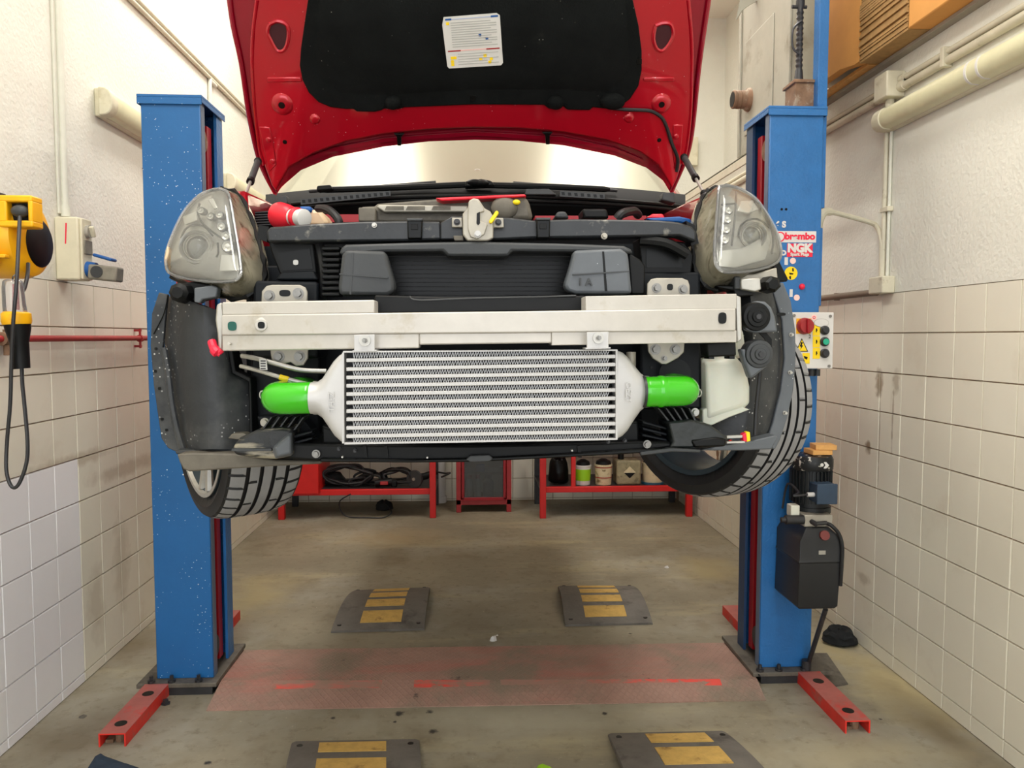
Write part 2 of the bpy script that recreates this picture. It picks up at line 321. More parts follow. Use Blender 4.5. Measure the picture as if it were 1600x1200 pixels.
def tiles(parent, axis, plane, a0, a1, p, ztop, zmin, mat, alt=None, phase=0.0):
    full = tile_mesh(p, p, axis, mat); fulla = tile_mesh(p, p, axis, alt) if alt else None; cache = {}
    k = 0; z = ztop
    while z > zmin + 0.012:
        h = min(p, z - 0.0)
        n = int((a1 - a0) / p)
        for i in range(n):
            c = a0 + phase + (i + 0.5) * p; zc = z - h/2
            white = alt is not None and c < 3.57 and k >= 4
            if h < p - 1e-4:
                key = (round(h, 3), white)
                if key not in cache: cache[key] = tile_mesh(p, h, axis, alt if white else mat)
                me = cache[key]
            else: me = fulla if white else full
            o = bpy.data.objects.new('tile', me)
            j = random.uniform(-0.0006, 0.0006)
            loc = (plane + j, c, zc) if axis else (c, plane + j, zc)
            link(o, parent, loc)
            if axis: o.rotation_euler = (0, random.uniform(-.003, .003), random.uniform(-.004, .004))
        z -= p; k += 1
yl = WX(124, 800, XL).y
yr = WX(1594, 519, XR).y
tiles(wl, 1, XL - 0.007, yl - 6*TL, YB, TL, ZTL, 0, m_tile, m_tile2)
tiles(wr, -1, XR + 0.007, yr - 4*TRr, YB, TRr, ZTR, 0, m_tile)
tiles(wb, 0, YB - 0.004, XL + 0.02, XR + .05, 0.2, 1.62, 0, m_tile)
for u, v, ry_, rz_, am in ((1374, 600, .035, .07, .8), (1400, 598, .03, .06, .5), (1357, 698, .03, .035, .9), (1395, 650, .008, .16, .6), (1374, 680, .006, .22, .6), (1350, 905, .06, .03, .4)):
    p_ = WX(u, v, XR); stain(m_tile, p_, (.2, ry_*1.3, rz_*1.3), rgb(138, 120, 92), ns=25, amt=am)
for u, v, ry_, rz_, am in ((110, 722, .5, .045, .5), (200, 730, .5, .05, .5), (190, 880, .12, .3, .35), (150, 940, .1, .25, .35)):
    p_ = WX(u, v, XL); stain(m_tile, p_, (.2, ry_, rz_), rgb(166, 150, 124), ns=14, amt=am)
for u, v, rx_, ry_, col in ((1400, 1070, .22, .5, (188, 172, 128)), (1300, 1010, .15, .25, (176, 160, 116)), (1110, 890, .3, .35, (166, 152, 112)), (400, 930, .25, .5, (168, 154, 114)), (205, 1010, .18, .3, (112, 98, 74)), (110, 1150, .2, .3, (110, 98, 76)), (620, 840, .5, .3, (158, 140, 108)), (1480, 1150, .12, .5, (102, 88, 64)), (850, 1125, .7, .2, (168, 162, 142)), (1330, 1180, .5, .15, (172, 162, 134))):
    p_ = WZ(u, v); stain(m_floor, p_, (rx_, ry_, .2), rgb(*col), lo=.2, hi=1.2, ns=6, amt=.75)
for u, v, r_ in ((624, 1115, .02), (671, 1112, .014), (677, 1143, .018), (617, 1128, .008), (325, 1192, .014), (460, 1082, .01), (985, 990, .01), (1044, 888, .0), (945, 1115, .012), (520, 1122, .01)):
    if r_: stain(m_floor, WZ(u, v), (r_*1.3, r_*1.4, .1), rgb(48, 44, 40), ns=60)
# ceiling lamps added out of frame to light the bay
for i, (x, y) in enumerate([(-0.9, 1.0), (1.05, 1.0), (-1.05, 5.0), (1.25, 5.0)]):
    t = thing('added_ceiling_lamp', ['added twin tube ceiling lamp over the left front of the bay', 'added twin tube ceiling lamp over the right front of the bay', 'added twin tube ceiling lamp over the left rear of the bay', 'added twin tube ceiling lamp over the right rear of the bay'][i], 'lamp', (x, y, ZC - 0.1), 'added ceiling lamps')
    build('housing', MB().box(x-.3, x+.3, y-1.2, y+1.2, ZC-.07, ZC), m_white, t, bev=.01)
    for sx in (-.15, .15): build('tube', MB().cyl((x+sx, y-1.1, ZC-.09), (x+sx, y+1.1, ZC-.09), .016, 10), M('added_tube_glow', (1,1,1,1), emit=2), t)
    la = bpy.data.lights.new('added_fill_light', 'AREA'); la.shape = 'RECTANGLE'; la.size = .6; la.size_y = 2.4; la.energy = (60, 56, 62, 62)[i]; la.color = (1, .97, .91)
    lo = bpy.data.objects.new('added_fill_light', la); link(lo, t, (x, y, ZC - .12))
# ------------------------------------------------------------------ fittings on the left wall
def fluor(label, X, sgn, y0, y1, z, h, cuts=()):
    t = thing('fluorescent_fitting', label, 'lamp', (X, (y0+y1)/2, z - h/2), 'wall fluorescent fittings')
    build('housing', MB().box(*(sorted((X, X + sgn*.035))), y0+.02, y1-.02, z-h*.5, z+h*.5), m_cream, t, bev=.006)
    n = 9; pr = [(X + sgn*(.03 + .062*math.sin(math.pi*k/n)**.6), z + h*.46*math.cos(math.pi*k/n)) for k in range(n+1)]
    build('diffuser', MB().loft([[V((a, y, b)) for a, b in pr] for y in (y0+.06, y1-.06)]), m_fluo, t)
    for y, d in ((y0, .07), (y1-.07, .07)):
        pr2 = [(X + sgn*(.028 + .068*math.sin(math.pi*k/n)**.6), z + h*.5*math.cos(math.pi*k/n)) for k in range(n+1)]
        build('end_cap', MB().loft([[V((a, yy, b)) for a, b in pr2] for yy in (y, y+d)]), m_cream, t, bev=.006)
    for yy in cuts: build('clip', MB().loft([[V((a + sgn*.003, y, b)) for a, b in pr] for y in (yy, yy+.012)]), m_white, t)
    return t
p = WX(168, 162, XL + .05); fluor('cream wall fluorescent fitting above the left blue lift post', XL, 1, p.y - .05, p.y + 1.25, p.z, .135)
q = WX(360, 282, XL + .05); fluor('cream wall fluorescent fitting glimpsed between left lift post and bonnet', XL, 1, q.y - .02, q.y + 1.2, p.z, .135)
# long conduit high on the left wall
a = WX(205, 0, XL + .015)
t = thing('electrical_conduit', 'pair of cream conduits running along the top of the left wall', 'pipe', (a.x, a.y, a.z))
build('tube', MB().cyl((a.x, a.y - 1.2, a.z), (a.x, YB, a.z), .013), m_conduit, t)
build('tube', MB().cyl((a.x, a.y - 1.2, a.z + .035), (a.x, YB, a.z + .035), .013), m_conduit, t)
yb = WX(328, 140, XL + .015).y
build('drop_tube', MB().tube(smooth_path([(a.x, yb + .12, a.z - .02), (a.x, yb + .03, a.z - .02), (a.x, yb, a.z - .06), (a.x, yb, p.z + .05)], 5), .014), m_conduitL, t)
# vertical conduit and socket box
c0 = WX(101, 300, XL + .018)
t = thing('electrical_conduit', 'pale vertical conduit rising from the socket box on the left wall', 'pipe', (c0.x, c0.y, WX(101, 335, c0.x).z))
build('tube', MB().cyl((c0.x, c0.y, WX(101, 335, c0.x).z), (c0.x, c0.y, a.z - .015), .015), m_conduitL, t)
build('backing_strip', MB().box(XL, XL + .012, c0.y - .035, c0.y - .008, WX(101, 335, c0.x).z, a.z - .015), m_conduitL, t, bev=.003)
zj = WX(101, 334, c0.x).z
build('coupling', MB().cyl((c0.x, c0.y, zj - .012), (c0.x, c0.y, zj + .035), .02), m_conduitL, t)
zt = W(100, 341, c0.y).z; zb_ = W(100, 438, c0.y - .03).z; yb0 = WX(85, 380, XL + .0).y; xb1 = XL + .103
t = thing('socket_box', 'grimy cream socket box with rotary switch on the left wall', 'socket box', (XL + .05, yb0 + .05, zb_))
build('body', MB().box(XL, xb1, yb0, yb0 + .105, zb_, zt - .002), m_cream, t, bev=.008)
build('lid', MB().box(xb1, xb1 + .012, yb0 + .008, yb0 + .097, zb_ + .004, zt - .006), m_cream, t, bev=.004)
zh = zt - zb_
k = build('rotary_switch', MB().cyl((xb1 + .012, yb0 + .052, zt - zh*.22), (xb1 + .028, yb0 + .052, zt - zh*.22), .028, 18), m_steel, t)
build('lever', MB().obox((xb1 + .036, yb0 + .052, zt - zh*.22), (.02, .016, .05), Matrix.Rotation(.5, 4, 'X')), m_cream, k, bev=.004)
build('window', MB().box(xb1 + .012, xb1 + .018, yb0 + .02, yb0 + .088, zt - zh*.58, zt - zh*.36), m_putty, t, bev=.002)
build('red_mark', MB().prism([V((XL + .05, yb0 - .0015, zt - .03)), V((XL + .056, yb0 - .0015, zt - .03)), V((XL + .05, yb0 - .0015, zt - .12)), V((XL + .045, yb0 - .0015, zt - .12))], (0, .003, 0)), m_redv, t)
zs = zb_ + zh*.18
s = build('blue_socket', MB().cyl((xb1 + .01, yb0 + .052, zs), (xb1 + .05, yb0 + .052, zs), .036, 18, .03), m_blueplug, t)
build('socket_lid', MB().obox((xb1 + .085, yb0 + .055, zs + .052), (.085, .06, .014), Matrix.Rotation(.28, 4, 'Y')), m_blueplug, s, bev=.006)
t2 = thing('power_plug', 'chunky grey plug pushed into the blue wall socket', 'plug', (xb1 + .1, yb0 + .05, zs - .04))
build('body', MB().obox((xb1 + .092, yb0 + .045, zs - .018), (.125, .075, .066), Matrix.Rotation(.1, 4, 'Y')), m_putty, t2, bev=.008)
build('face_disc', MB().cyl((xb1 + .07, yb0 + .003, zs - .014), (xb1 + .07, yb0 + .012, zs - .014), .026, 18), m_grey, t2)
# red air line
pz = WX(150, 530, XL + .03)
t = thing('air_pipe', 'thin red compressed air pipe along the left tiled wall', 'pipe', (pz.x, pz.y, pz.z))
build('tube', MB().cyl((pz.x, 2.0, pz.z + .004), (pz.x, 4.6, pz.z + .004), .0135), m_redpipe, t)
yc = WX(219, 530, pz.x).y
build('clamp', MB().box(XL, pz.x + .006, yc - .008, yc + .008, pz.z - .045, pz.z - .033).box(XL, pz.x + .006, yc - .008, yc + .008, pz.z + .04, pz.z + .052).cyl((pz.x, yc - .012, pz.z+.003), (pz.x, yc + .012, pz.z+.003), .019).cyl((pz.x, yc, pz.z - .05), (pz.x, yc, pz.z + .056), .006), m_redpipe, t)
yv = WX(11, 530, pz.x).y
build('valve', MB().cyl((pz.x, yv - .04, pz.z + .004), (pz.x, yv + .04, pz.z + .004), .026).cyl((pz.x, yv, pz.z - .06), (pz.x, yv, pz.z + .04), .014).obox((pz.x + .03, yv, pz.z + .045), (.06, .016, .01)), m_rust, t)
n0 = WX(222, 263, XL)
build('wall_nail', MB().cyl((XL, n0.y, n0.z), (XL + .07, n0.y + .01, n0.z - .002), .003, 8).cyl((XL + .068, n0.y + .01, n0.z-.002), (XL + .072, n0.y + .01, n0.z-.002), .006, 8), m_rust, label='bent nail in the plaster beside the left blue post', cat='nail')
# cable reel and inspection lamp
RY = 2.55
rc = W(16, 372, RY); rr = .128
t = thing('cable_reel', 'yellow retractable cable reel on the left wall', 'cable reel', (rc.x, rc.y, rc.z - rr))
x1 = W(52, 372, RY).x
build('drum', MB().lathe((x1 - .16, RY, rc.z), (1, 0, 0), [(rr*.7, 0), (rr*.95, .02), (rr, .05), (rr, .13), (rr*.93, .152), (rr*.8, .16)], 32), m_yel, t)
build('side_disc', MB().lathe((x1 - .006, RY + .035, rc.z - .012), (1, 0, 0), [(rr*.6, -.012), (rr*.6, .008), (rr*.52, .014), (.02, .016)], 28), m_black, t)
fz = W(26, 331, RY - rr).z; fx0 = W(10, 331, RY - rr).x; fx1 = W(43, 331, RY - rr).x; yf = RY - rr
m = MB()
m.box(fx0 - .03, fx1 + .014, yf, yf + .06, fz + .03, fz + .05).box(fx0 - .03, fx1 + .014, yf, yf + .06, fz - .045, fz - .025).box(fx1, fx1 + .014, yf, yf + .06, fz - .03, fz + .035).box(fx0 - .03, fx0, yf, yf + .06, fz - .03, fz + .035)
build('cable_guide', m, m_yel, t, bev=.005)
build('guide_opening', MB().box(fx0, fx1, yf + .03, yf + .05, fz - .03, fz + .034), m_black, t)
build('cable_stop', MB().sphere((W(28, 328, yf).x, yf + .012, fz + .004), .024, 8, (1.1, .8, .8)), m_grey, t)
build('rib', MB().box(x1 - .16, x1 - .012, yf - .006, yf + .02, rc.z - .075, rc.z - .064).box(x1 - .055, x1 - .04, yf - .008, yf + .02, rc.z - .11, rc.z + .02), m_yel, t, bev=.003)
build('wall_bracket', MB().box(XL, rc.x - .02, RY - .02, RY + .02, rc.z + rr - .005, rc.z + rr + .012).box(XL, XL + .012, RY - .05, RY + .05, rc.z - .05, rc.z + rr + .03), m_dkmetal, t)
LY = 2.40
t = thing('inspection_lamp', 'hanging inspection lamp with yellow collar and black grip', 'lamp', W(34, 577, LY))
def lamp_part(name, pts, mat):
    path = [W(u, v, LY) for u, v, r in pts]; rs = [r * LY / F for u, v, r in pts]
    return build(name, MB().tube(path, rs, 18), mat, t, smooth=50)
lamp_part('clear_cover', [(20, 437, 10), (20, 440, 13.5), (20, 450, 14.5), (22, 475, 15.5), (24, 489, 16)], m_clear)
lamp_part('bulb_tube', [(24, 444, 4), (25, 484, 5)], m_redpipe)
lamp_part('collar', [(25, 487, 16), (25, 490, 20), (26, 502, 20.5), (26.5, 507, 19)], m_yel)
lamp_part('handle', [(27, 507, 18), (28, 514, 17.5), (30, 535, 13), (32, 560, 12.5), (34, 576, 11.5)], m_black)
co = [W(u, v, y) for u, v, y in [(31, 338, RY - rr - .012), (29, 380, 2.38), (26, 440, 2.34), (21, 500, 2.34), (18, 560, 2.36), (16, 630, 2.38), (11, 690, 2.4), (10, 735, 2.4), (18, 760, 2.4), (29, 757, 2.4), (41, 725, 2.4), (43, 690, 2.4), (38, 630, 2.4), (35, 600, 2.4), (34, 574, 2.4)]]
build('cord', MB().tube(smooth_path(co, 6), .0055, 8), m_dkmetal, t)
build('hook', MB().tube(smooth_path([W(20, 440, LY), W(20, 433, LY), W(24, 429, LY + .02), W(27, 425, LY + .05)], 5), .002, 6), m_dkmetal, t)
hc = [W(u, v, y) for u, v, y in [(44, 412, 2.5), (43, 430, 2.47), (39, 448, 2.45), (36, 454, 2.44)]]
build('cord_tail', MB().tube(smooth_path(hc, 5), .006, 8), m_dkmetal, t)
# ------------------------------------------------------------------ fittings on the right wall
ca = WX(1405, 126, XR - .02); cb = WX(1402, 139, XR - .02)
t = thing('electrical_conduit', 'pair of cream conduits running along the right wall below the ledge', 'pipe', (ca.x, ca.y, cb.z))
build('tube', MB().cyl((ca.x, 1.2, ca.z), (ca.x, 6.8, ca.z), .013), m_conduit, t)
build('tube', MB().cyl((cb.x, 1.2, cb.z - .004), (cb.x, 6.8, cb.z - .004), .019), m_conduit, t)
for yy in (1.6, 2.6, 3.25): build('saddle', MB().box(XR - .045, XR, yy, yy + .025, cb.z - .03, ca.z + .02), m_conduit, t, bev=.004)
jb = WX(1388, 136, XR - .05)
t = thing('junction_box', 'square cream junction box on the twin conduits of the right wall', 'junction box', (jb.x, jb.y, jb.z - .06))
build('body', MB().box(XR - .09, XR, jb.y - .06, jb.y + .06, jb.z - .06, jb.z + .06), m_conduit, t, bev=.006)
for g0, g1, gr_ in (((cb.x, jb.y - .1, cb.z), (cb.x, jb.y - .05, cb.z), .026), ((ca.x, jb.y - .1, ca.z), (ca.x, jb.y - .05, ca.z), .02), ((jb.x+.01, jb.y, jb.z - .1), (jb.x+.01, jb.y, jb.z - .05), .02)): build('gland', MB().cyl(g0, g1, gr_), m_conduit, t)
fr = WX(1378, 189, XR - .05)
fluor('long cream fluorescent fitting high on the right wall', XR, -1, 2.05, fr.y + .02, fr.z, .108, (2.95, 3.02))
vc = WX(1383, 300, XR - .016); zlo = WX(1383, 440, vc.x).z
t = thing('electrical_conduit', 'thin vertical conduit dropping from fitting to box on right wall', 'pipe', (vc.x, vc.y, zlo))
build('tube', MB().cyl((vc.x, vc.y, zlo), (vc.x, vc.y, fr.z + .1), .012), m_conduit, t)
build('tube', MB().cyl((vc.x + .006, vc.y - .03, zlo), (vc.x + .006, vc.y - .03, fr.z - .05), .008), m_conduitL, t)
build('saddle', MB().box(XR - .03, XR, vc.y - .05, vc.y + .02, WX(1383, 328, vc.x).z - .012, WX(1383, 328, vc.x).z + .012), m_conduit, t, bev=.003)
j2 = WX(1379, 446, XR - .03)
build('junction_box', MB().box(XR - .065, XR, j2.y - .06, j2.y + .07, j2.z - .04, j2.z + .042), m_conduit, label='small cream junction box above the tiles on the right wall', cat='junction box', bev=.006)
dp = WX(1330, 461, XR - .025)
build('wall_pipe', MB().cyl((dp.x, j2.y + .06, dp.z), (dp.x, 4.75, dp.z), .017, 12).box(dp.x, XR, j2.y + .5, j2.y + .52, dp.z - .02, dp.z + .02), m_dkpipe, label='brown stained pipe along the tile top of the right wall', cat='pipe')
bp = [W(1279, 356, 3.82), W(1281, 344, 3.81), W(1288, 332, 3.81), W(1298, 331, 3.82), W(1330, 339, 3.83), W(1358, 347, 3.83), W(1370, 354, 3.83), WX(1377, 372, XR - .02), WX(1378, 400, XR - .02), WX(1377, 440, XR - .02)]
t = thing('bent_conduit', 'bent cream conduit arching from right lift post to wall', 'pipe', bp[0])
build('tube', MB().tube(smooth_path(bp, 5), .0125, 10), m_conduit, t)
build('elbow_cover', MB().tube(smooth_path(bp[:4], 5), .019, 10), m_conduit, t)
# cardboard on the ledge
Zb = 2.952; Xf = 1.893
t = thing('cardboard_sheet', 'flat orange cardboard panel on the ledge behind the blue tube', 'cardboard', (Xf, 4.1, Zb))
y0, y1 = WX(1343, 60, Xf).y, 4.6
build('panel', MB().prism([V((Xf, y0, Zb + .012)), V((Xf, y0 + .05, Zb + .012)), V((Xf, y0 + .2, Zb + .04)), V((Xf, y1, Zb + .05)), V((Xf, y1, 4.0)), V((Xf, y0, 4.0))], (.05, 0, 0)), m_card, t)
build('flap', MB().obox((Xf + .17, y0 + .3, Zb + .07), (.3, .6, .008), Matrix.Rotation(.1, 4, 'Y')), m_white, t)
t = thing('wooden_batten', 'thin orange batten lying under the cardboard panel', 'batten', (Xf + .06, y0 + .45, Zb))
build('board', MB().box(Xf + .055, Xf + .14, y0 + .02, y0 + 1.0, Zb, Zb + .02), m_wood, t, bev=.002)
yc1 = WX(1418, 47, Xf).y
t = thing('cardboard_stack', 'stack of flattened cardboard boxes showing corrugated edges on the ledge', 'cardboard', (Xf, (y0 + yc1)/2, Zb))
nn = 42
for i in range(nn):
    z = Zb + i * .0125
    build('flat_box', MB().box(Xf + random.uniform(-.006, .004), 2.44, yc1 + random.uniform(.0, .006), y0 - .004, z + .0005, z + .0108), m_card2, t)
t = thing('cardboard_box', 'tan taped cardboard box at the top right of the ledge', 'box', (Xf, yc1 - .3, Zb))
b = build('body', MB().box(Xf, 2.44, yc1 - .62, yc1 - .004, Zb, Zb + .5), m_card, t, bev=.006)
build('strap', MB().box(Xf - .003, 2.44, yc1 - .34, yc1 - .325, Zb - .003 + .003, Zb + .503), m_white, t)
# metal cabinet high in the right rear corner
Xc = 1.55; cy0 = WX(1236, 100, Xc).y; cy1 = WX(1156, 150, Xc).y; cz0 = WX(1157, 246, Xc).z
t = thing('sheet_metal_cabinet', 'big dull grey sheet metal cabinet high behind the right post', 'cabinet', ((Xc + 2)/2, (cy0 + cy1)/2, cz0))
build('body', MB().box(Xc, 1.69, cy0, cy1, cz0, 3.75), m_sheet, t, bev=.008)
zt_ = WX(1157, 55, Xc).z
for e0, e1 in ((cy0 - .006, cy0 + .035), (cy1 - .03, cy1)): build('edge_trim', MB().box(Xc - .012, Xc, e0, e1, cz0, 3.75), m_sheet, t, bev=.003)
build('raised_panel', MB().box(Xc - .006, Xc, cy0 + .22, cy1 - .1, cz0 + .1, cz0 + .62), m_sheet, t, bev=.004)
build('lid', MB().prism([V((Xc - .04, cy0 - .03, 3.74)), V((1.72, cy0 - .03, 3.74)), V((1.72, cy1 + .03, 3.74)), V((Xc - .04, cy1 + .03, 3.74))], (0, 0, .03)), m_sheet, t)
sp = WX(1172, 156, Xc)
build('spigot', MB().lathe((Xc - .1, sp.y, sp.z), (1, 0, 0), [(.046, 0), (.05, .004), (.05, .014), (.046, .018), (.05, .024), (.05, .04), (.046, .044), (.05, .05), (.05, .07), (.06, .078), (.066, .1)], 22), m_rust, t)
build('duct_collar', MB().lathe((Xc - .1, sp.y, sp.z), (1, 0, 0), [(.04, -.002), (.04, .0)], 22), m_black, t)
# curled sheet metal offcut, parented to the cabinet
cs = [WX(u, v, Xc - .02) for u, v in [(1150, 31), (1160, 20), (1172, 15), (1186, 14)]]
c0_ = W(1152, 30, 4.45); c1_ = W(1200, 4, 4.2)
rings = []
for k in range(7):
    f = k / 6; u = 1150 + 62*f; v = 31 - 42*f**.55
    rings.append([W(u, v, 4.25), W(u + 8 + 10*f, v - 40, 4.25), W(u + 9 + 10*f, v - 40, 4.27), W(u + 1, v, 4.27)])
build('bent_sheet', MB().loft(rings), m_sheet, t)
# rail below the cabinet, conduits and blocks on the back wall
r0 = WX(1098, 290, 1.52); r1 = WX(1190, 228, 1.52)
build('angle_rail', MB().box(1.5, 1.512, r1.y, YB - .02, r1.z - .05, r1.z).box(1.5, 1.55, r1.y, YB - .02, r1.z - .006, r1.z), m_conduit, label='long pale angle rail running back under the grey cabinet', cat='rail')
b0 = W(1085, 236, YB - .02); b1 = W(1160, 236, YB - .02)
t = thing('electrical_conduit', 'pair of conduits crossing the back wall right of the bonnet', 'pipe', b0)
for dz in (0, .09): build('tube', MB().cyl((b0.x - .5, b0.y, b0.z - dz), (XR - .02, b0.y, b0.z - dz), .022), m_conduit, t)
build('junction_box', MB().box(b0.x - .08, b0.x + .02, YB - .08, YB, b0.z - .15, b0.z + .12), m_cream, label='cream box on the back wall beside the bonnet edge', cat='junction box', bev=.006)
b2 = W(1167, 270, 6.2)
build('cream_block', MB().box(b2.x - .05, b2.x + .05, 6.15, 6.25, b2.z - .09, b2.z + .08).box(b2.x - .05, XR, 6.19, 6.21, b2.z - .01, b2.z + .01), m_cream, label='cream cable block beside the back of the right lift post', cat='junction box', bev=.006)
# ------------------------------------------------------------------ lift posts
def post(side, label, bl, br, ztop, mface, back):
    # bl, br: bottom front corners in pixels; side +1 = opening towards +x
    a = WZ(bl[0], bl[1], .055); b = WZ(br[0], br[1], .055)
    y = (a.y + b.y) / 2; x0, x1 = a.x, b.x; D = .30
    t = thing('lift_post', label, 'car lift', ((x0+x1)/2, y + D/2, 0))
    w = .012
    xo = x0 if side > 0 else x1           # outer wall x
    xi = x1 if side > 0 else x0           # inner (open) edge
    build('front_plate', MB().box(x0, x1, y, y + w, .055, ztop), mface, t, bev=.004)
    build('outer_plate', MB().box(*sorted((xo, xo + side*w)), y + w, y + D - w, .055, ztop), mface, t)
    build('rear_plate', MB().box(*sorted((x0, x1)), y + D - w, y + D, .055, ztop), mface, t, bev=.003)
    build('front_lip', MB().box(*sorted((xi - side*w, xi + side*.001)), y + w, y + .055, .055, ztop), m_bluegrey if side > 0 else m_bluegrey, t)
    build('rear_lip', MB().box(*sorted((xi - side*w, xi + side*.001)), y + D - .085, y + D, .055, ztop), m_blue2 if side > 0 else m_darkblue, t)  # right rear lip painted darker for the shadow in the post opening
    build('inner_channel', MB().box(*sorted((xo + side*.03, xi - side*.13)), y + w + .01, y + D - w - .01, .055, ztop - .02), m_black, t)
    build('guide_rail', MB().box(*sorted((xi - side*.07, xi - side*.02)), y + D - .15, y + D - .095, .08, ztop - .08), m_redin, t, bev=.003)
    cab = [V((xi - side*.03, y + .085, z)) for z in (.12, .5, 1.2, 2.0, ztop - .18)]
    build('lift_cable', MB().tube(smooth_path(cab, 3), .006, 8), m_zinc, t)
    build('cable_pulley', MB().cyl((xi - side*.045, y + .1, .16), (xi - side*.02, y + .1, .16), .055, 20), m_dkmetal, t)
    build('cable_pulley', MB().cyl((xi - side*.045, y + .1, ztop - .16), (xi - side*.02, y + .1, ztop - .16), .05, 20), m_rust, t)
    build('carriage', MB().box(*sorted((xi - side*.10, xi + side*.05)), y + .06, y + D - .09, 1.02, 1.34), m_redin, t, bev=.006)
    o = .012
    build('top_cap', MB().box(x0 - o, x1 + o, y - o, y + D + o, ztop, ztop + .012).box(x0 - o, x1 + o, y - o, y - o + .004, ztop - .03, ztop)
          .box(*sorted((xi + side*o, xi + side*(o - .004))), y - o, y + D + o, ztop - .02, ztop).box(*sorted((xo - side*o, xo - side*(o - .004))), y - o, y + D + o, ztop - .03, ztop), m_blue2 if side < 0 else m_blue, t, bev=.002)
    build('base_plate', MB().box(x0 - (.07 if side > 0 else .05), x1 + (.03 if side > 0 else .09), y - .055, y + D + .1, .035, .055), m_dusty, t, bev=.003)
    build('base_beam', MB().box(*sorted((xo + side*.0, xi + side*.01)), y - .05, y + D + .08, 0, .035), m_dkmetal, t)
    for dx in (.03, .12, .24):
        bx = x0 + dx - .04; build('anchor_bolt', MB().cyl((bx, y - .035, .055), (bx, y - .035, .066), .017, 12).cyl((bx, y - .035, .066), (bx, y - .035, .085), .009, 6), m_dkmetal, t)
    # arms that carry the car
    for yy, ang, ln in ((y + .1, -.55, .62), (y + .2, .75, .75)):
        s0 = V((xi + side*.02, yy, 1.16)); dv = V((side*math.cos(ang), math.sin(ang), 0))
        R = Matrix.Rotation(math.atan2(dv.y, dv.x), 4, 'Z')
        ar = build('arm', MB().obox(s0 + dv*ln/2, (ln, .1, .07), R), m_redlift, t, bev=.005)
        build('pad', MB().cyl(s0 + dv*(ln-.05) + V((0,0,.03)), s0 + dv*(ln-.05) + V((0,0,.125)), .05, 18), m_hose, ar)
    return t, x0, x1, y, D, xi
lp, lx0, lx1, ly, LD, lxi = post(1, 'blue lift post with white paint flecks on the left', (246, 1060), (333, 1060), 2.665, m_blue, 0)
rp, rx0, rx1, ry, RD, rxi = post(-1, 'blue lift post with stickers on the right', (1186, 1043), (1267, 1042), 2.65, m_blue2, 0)
# outrigger feet
def foot(u0, u1, vb, back_y, label_mat, par, h=.055, wid=.105, front=True):
    a = WZ((u0+u1)/2, vb, 0); x = a.x; y0 = a.y; y1 = back_y
    if y0 > y1: y0, y1 = y1, y0
    w = .006; m = MB()
    m.box(x - wid/2, x + wid/2, y0, y1, h - w, h - .001).box(x - wid/2, x - wid/2 + w, y0, y1, 0, h - w).box(x + wid/2 - w, x + wid/2, y0, y1, 0, h - w)
    f = build('foot', m, m_redlift, par)
    build('top_face', MB().box(x - wid/2, x + wid/2, y0, y1, h - .001, h), m_redtop, f)
    if front:
        for k in (.18, .78):
            yy = y0 + (y1 - y0)*k
            build('bolt_hole', MB().cyl((x, yy, h - .002), (x, yy, h + .0012), .024, 20), m_black2, f)
        build('anchor', MB().cyl((x + .01, y0 + .05, 0), (x + .01, y0 + .05, .03), .018, 10).box(x - .04, x - .01, y0 + .03, y0 + .1, 0, .014), m_rust, f)
    return x
fxl = foot(155, 196, 1167, ly - .05, None, lp)
fxr = foot(1320, 1360, 1146, ry - .05, None, rp)
foot(352, 370, 968, ly + LD + .1, None, lp, front=False)
foot(1133, 1152, 960, ry + RD + .1, None, rp, front=False)
# tall tube beside the right post
ty = ry + .015; ta = W(1278, 150, ty); tb = W(1293, 150, ty); zlow = W(1285, 325, ty).z
build('overhead_tube', MB().box(ta.x, tb.x, ty, ty + .06, zlow, ZC - .05), m_blue2, rp, bev=.003)
build('tube_bracket', MB().box(rx1, ta.x, ty, ty + .03, zlow + .05, zlow + .1).box(rx1, ta.x, ty, ty + .03, 2.4, 2.46), m_darkblue, rp)
zq0 = W(1283, 356, ty).z; zq1 = W(1280, 478, ty).z
build('cable_duct', MB().box(W(1273, 400, ty).x, W(1285, 400, ty).x, ty, ty + .05, zq1, zq0), m_blue2, rp, bev=.003)
build('cable_duct', MB().box(rx1 + .001, ta.x - .002, ty + .01, ty + .04, .3, 2.5), m_darkblue, rp)
# stickers on the right post
fy = ry - .0015
R90 = Matrix.Rotation(math.pi/2, 4, 'X')
def sticker(name, u0, v0, u1, v1, mat, par=rp, th=.0015, yy=None, label=None):
    yq = yy if yy is not None else fy
    a = W(u0, v0, yq); b = W(u1, v1, yq)
    return build(name, MB().box(a.x, b.x, yq, yq + th, b.z, a.z), mat, par, label=label)
def rsticker(name, u, v, r, mat, par=rp, yy=None, n=24):
    yq = yy if yy is not None else fy
    c = W(u, v, yq); return build(name, MB().cyl(c, c + V((0, .0015, 0)), r * yq / F, n), mat, par)
k = sticker('sticker', 1210, 361, 1275, 379, m_white, label='white sticker with red brembo lettering')
text('lettering', 'brembo', .042, W(1250, 369.5, fy - .001), R90, m_redv, k, .0006, .0018, 1.05)
rsticker('emblem', 1219, 370, 8, m_redv, k, fy - .0008); rsticker('emblem_centre', 1219, 370, 6, m_white, k, fy - .0016)
k = sticker('sticker', 1230, 380.5, 1269.5, 401.5, m_redv, label='red sticker with white NGK lettering')
text('lettering', 'NGK', .052, W(1249.5, 388, fy - .001), R90, m_white, k, .0006, .0032, 1.0)
text('lettering', 'Spark Plugs', .019, W(1249.5, 397.5, fy - .001), R90, m_white, k, .0006, .0008, 1.0)
text('painted_lettering', '6 S', .038, W(1220, 351, fy), R90, m_white, rp, .0008, .002, 1.0)
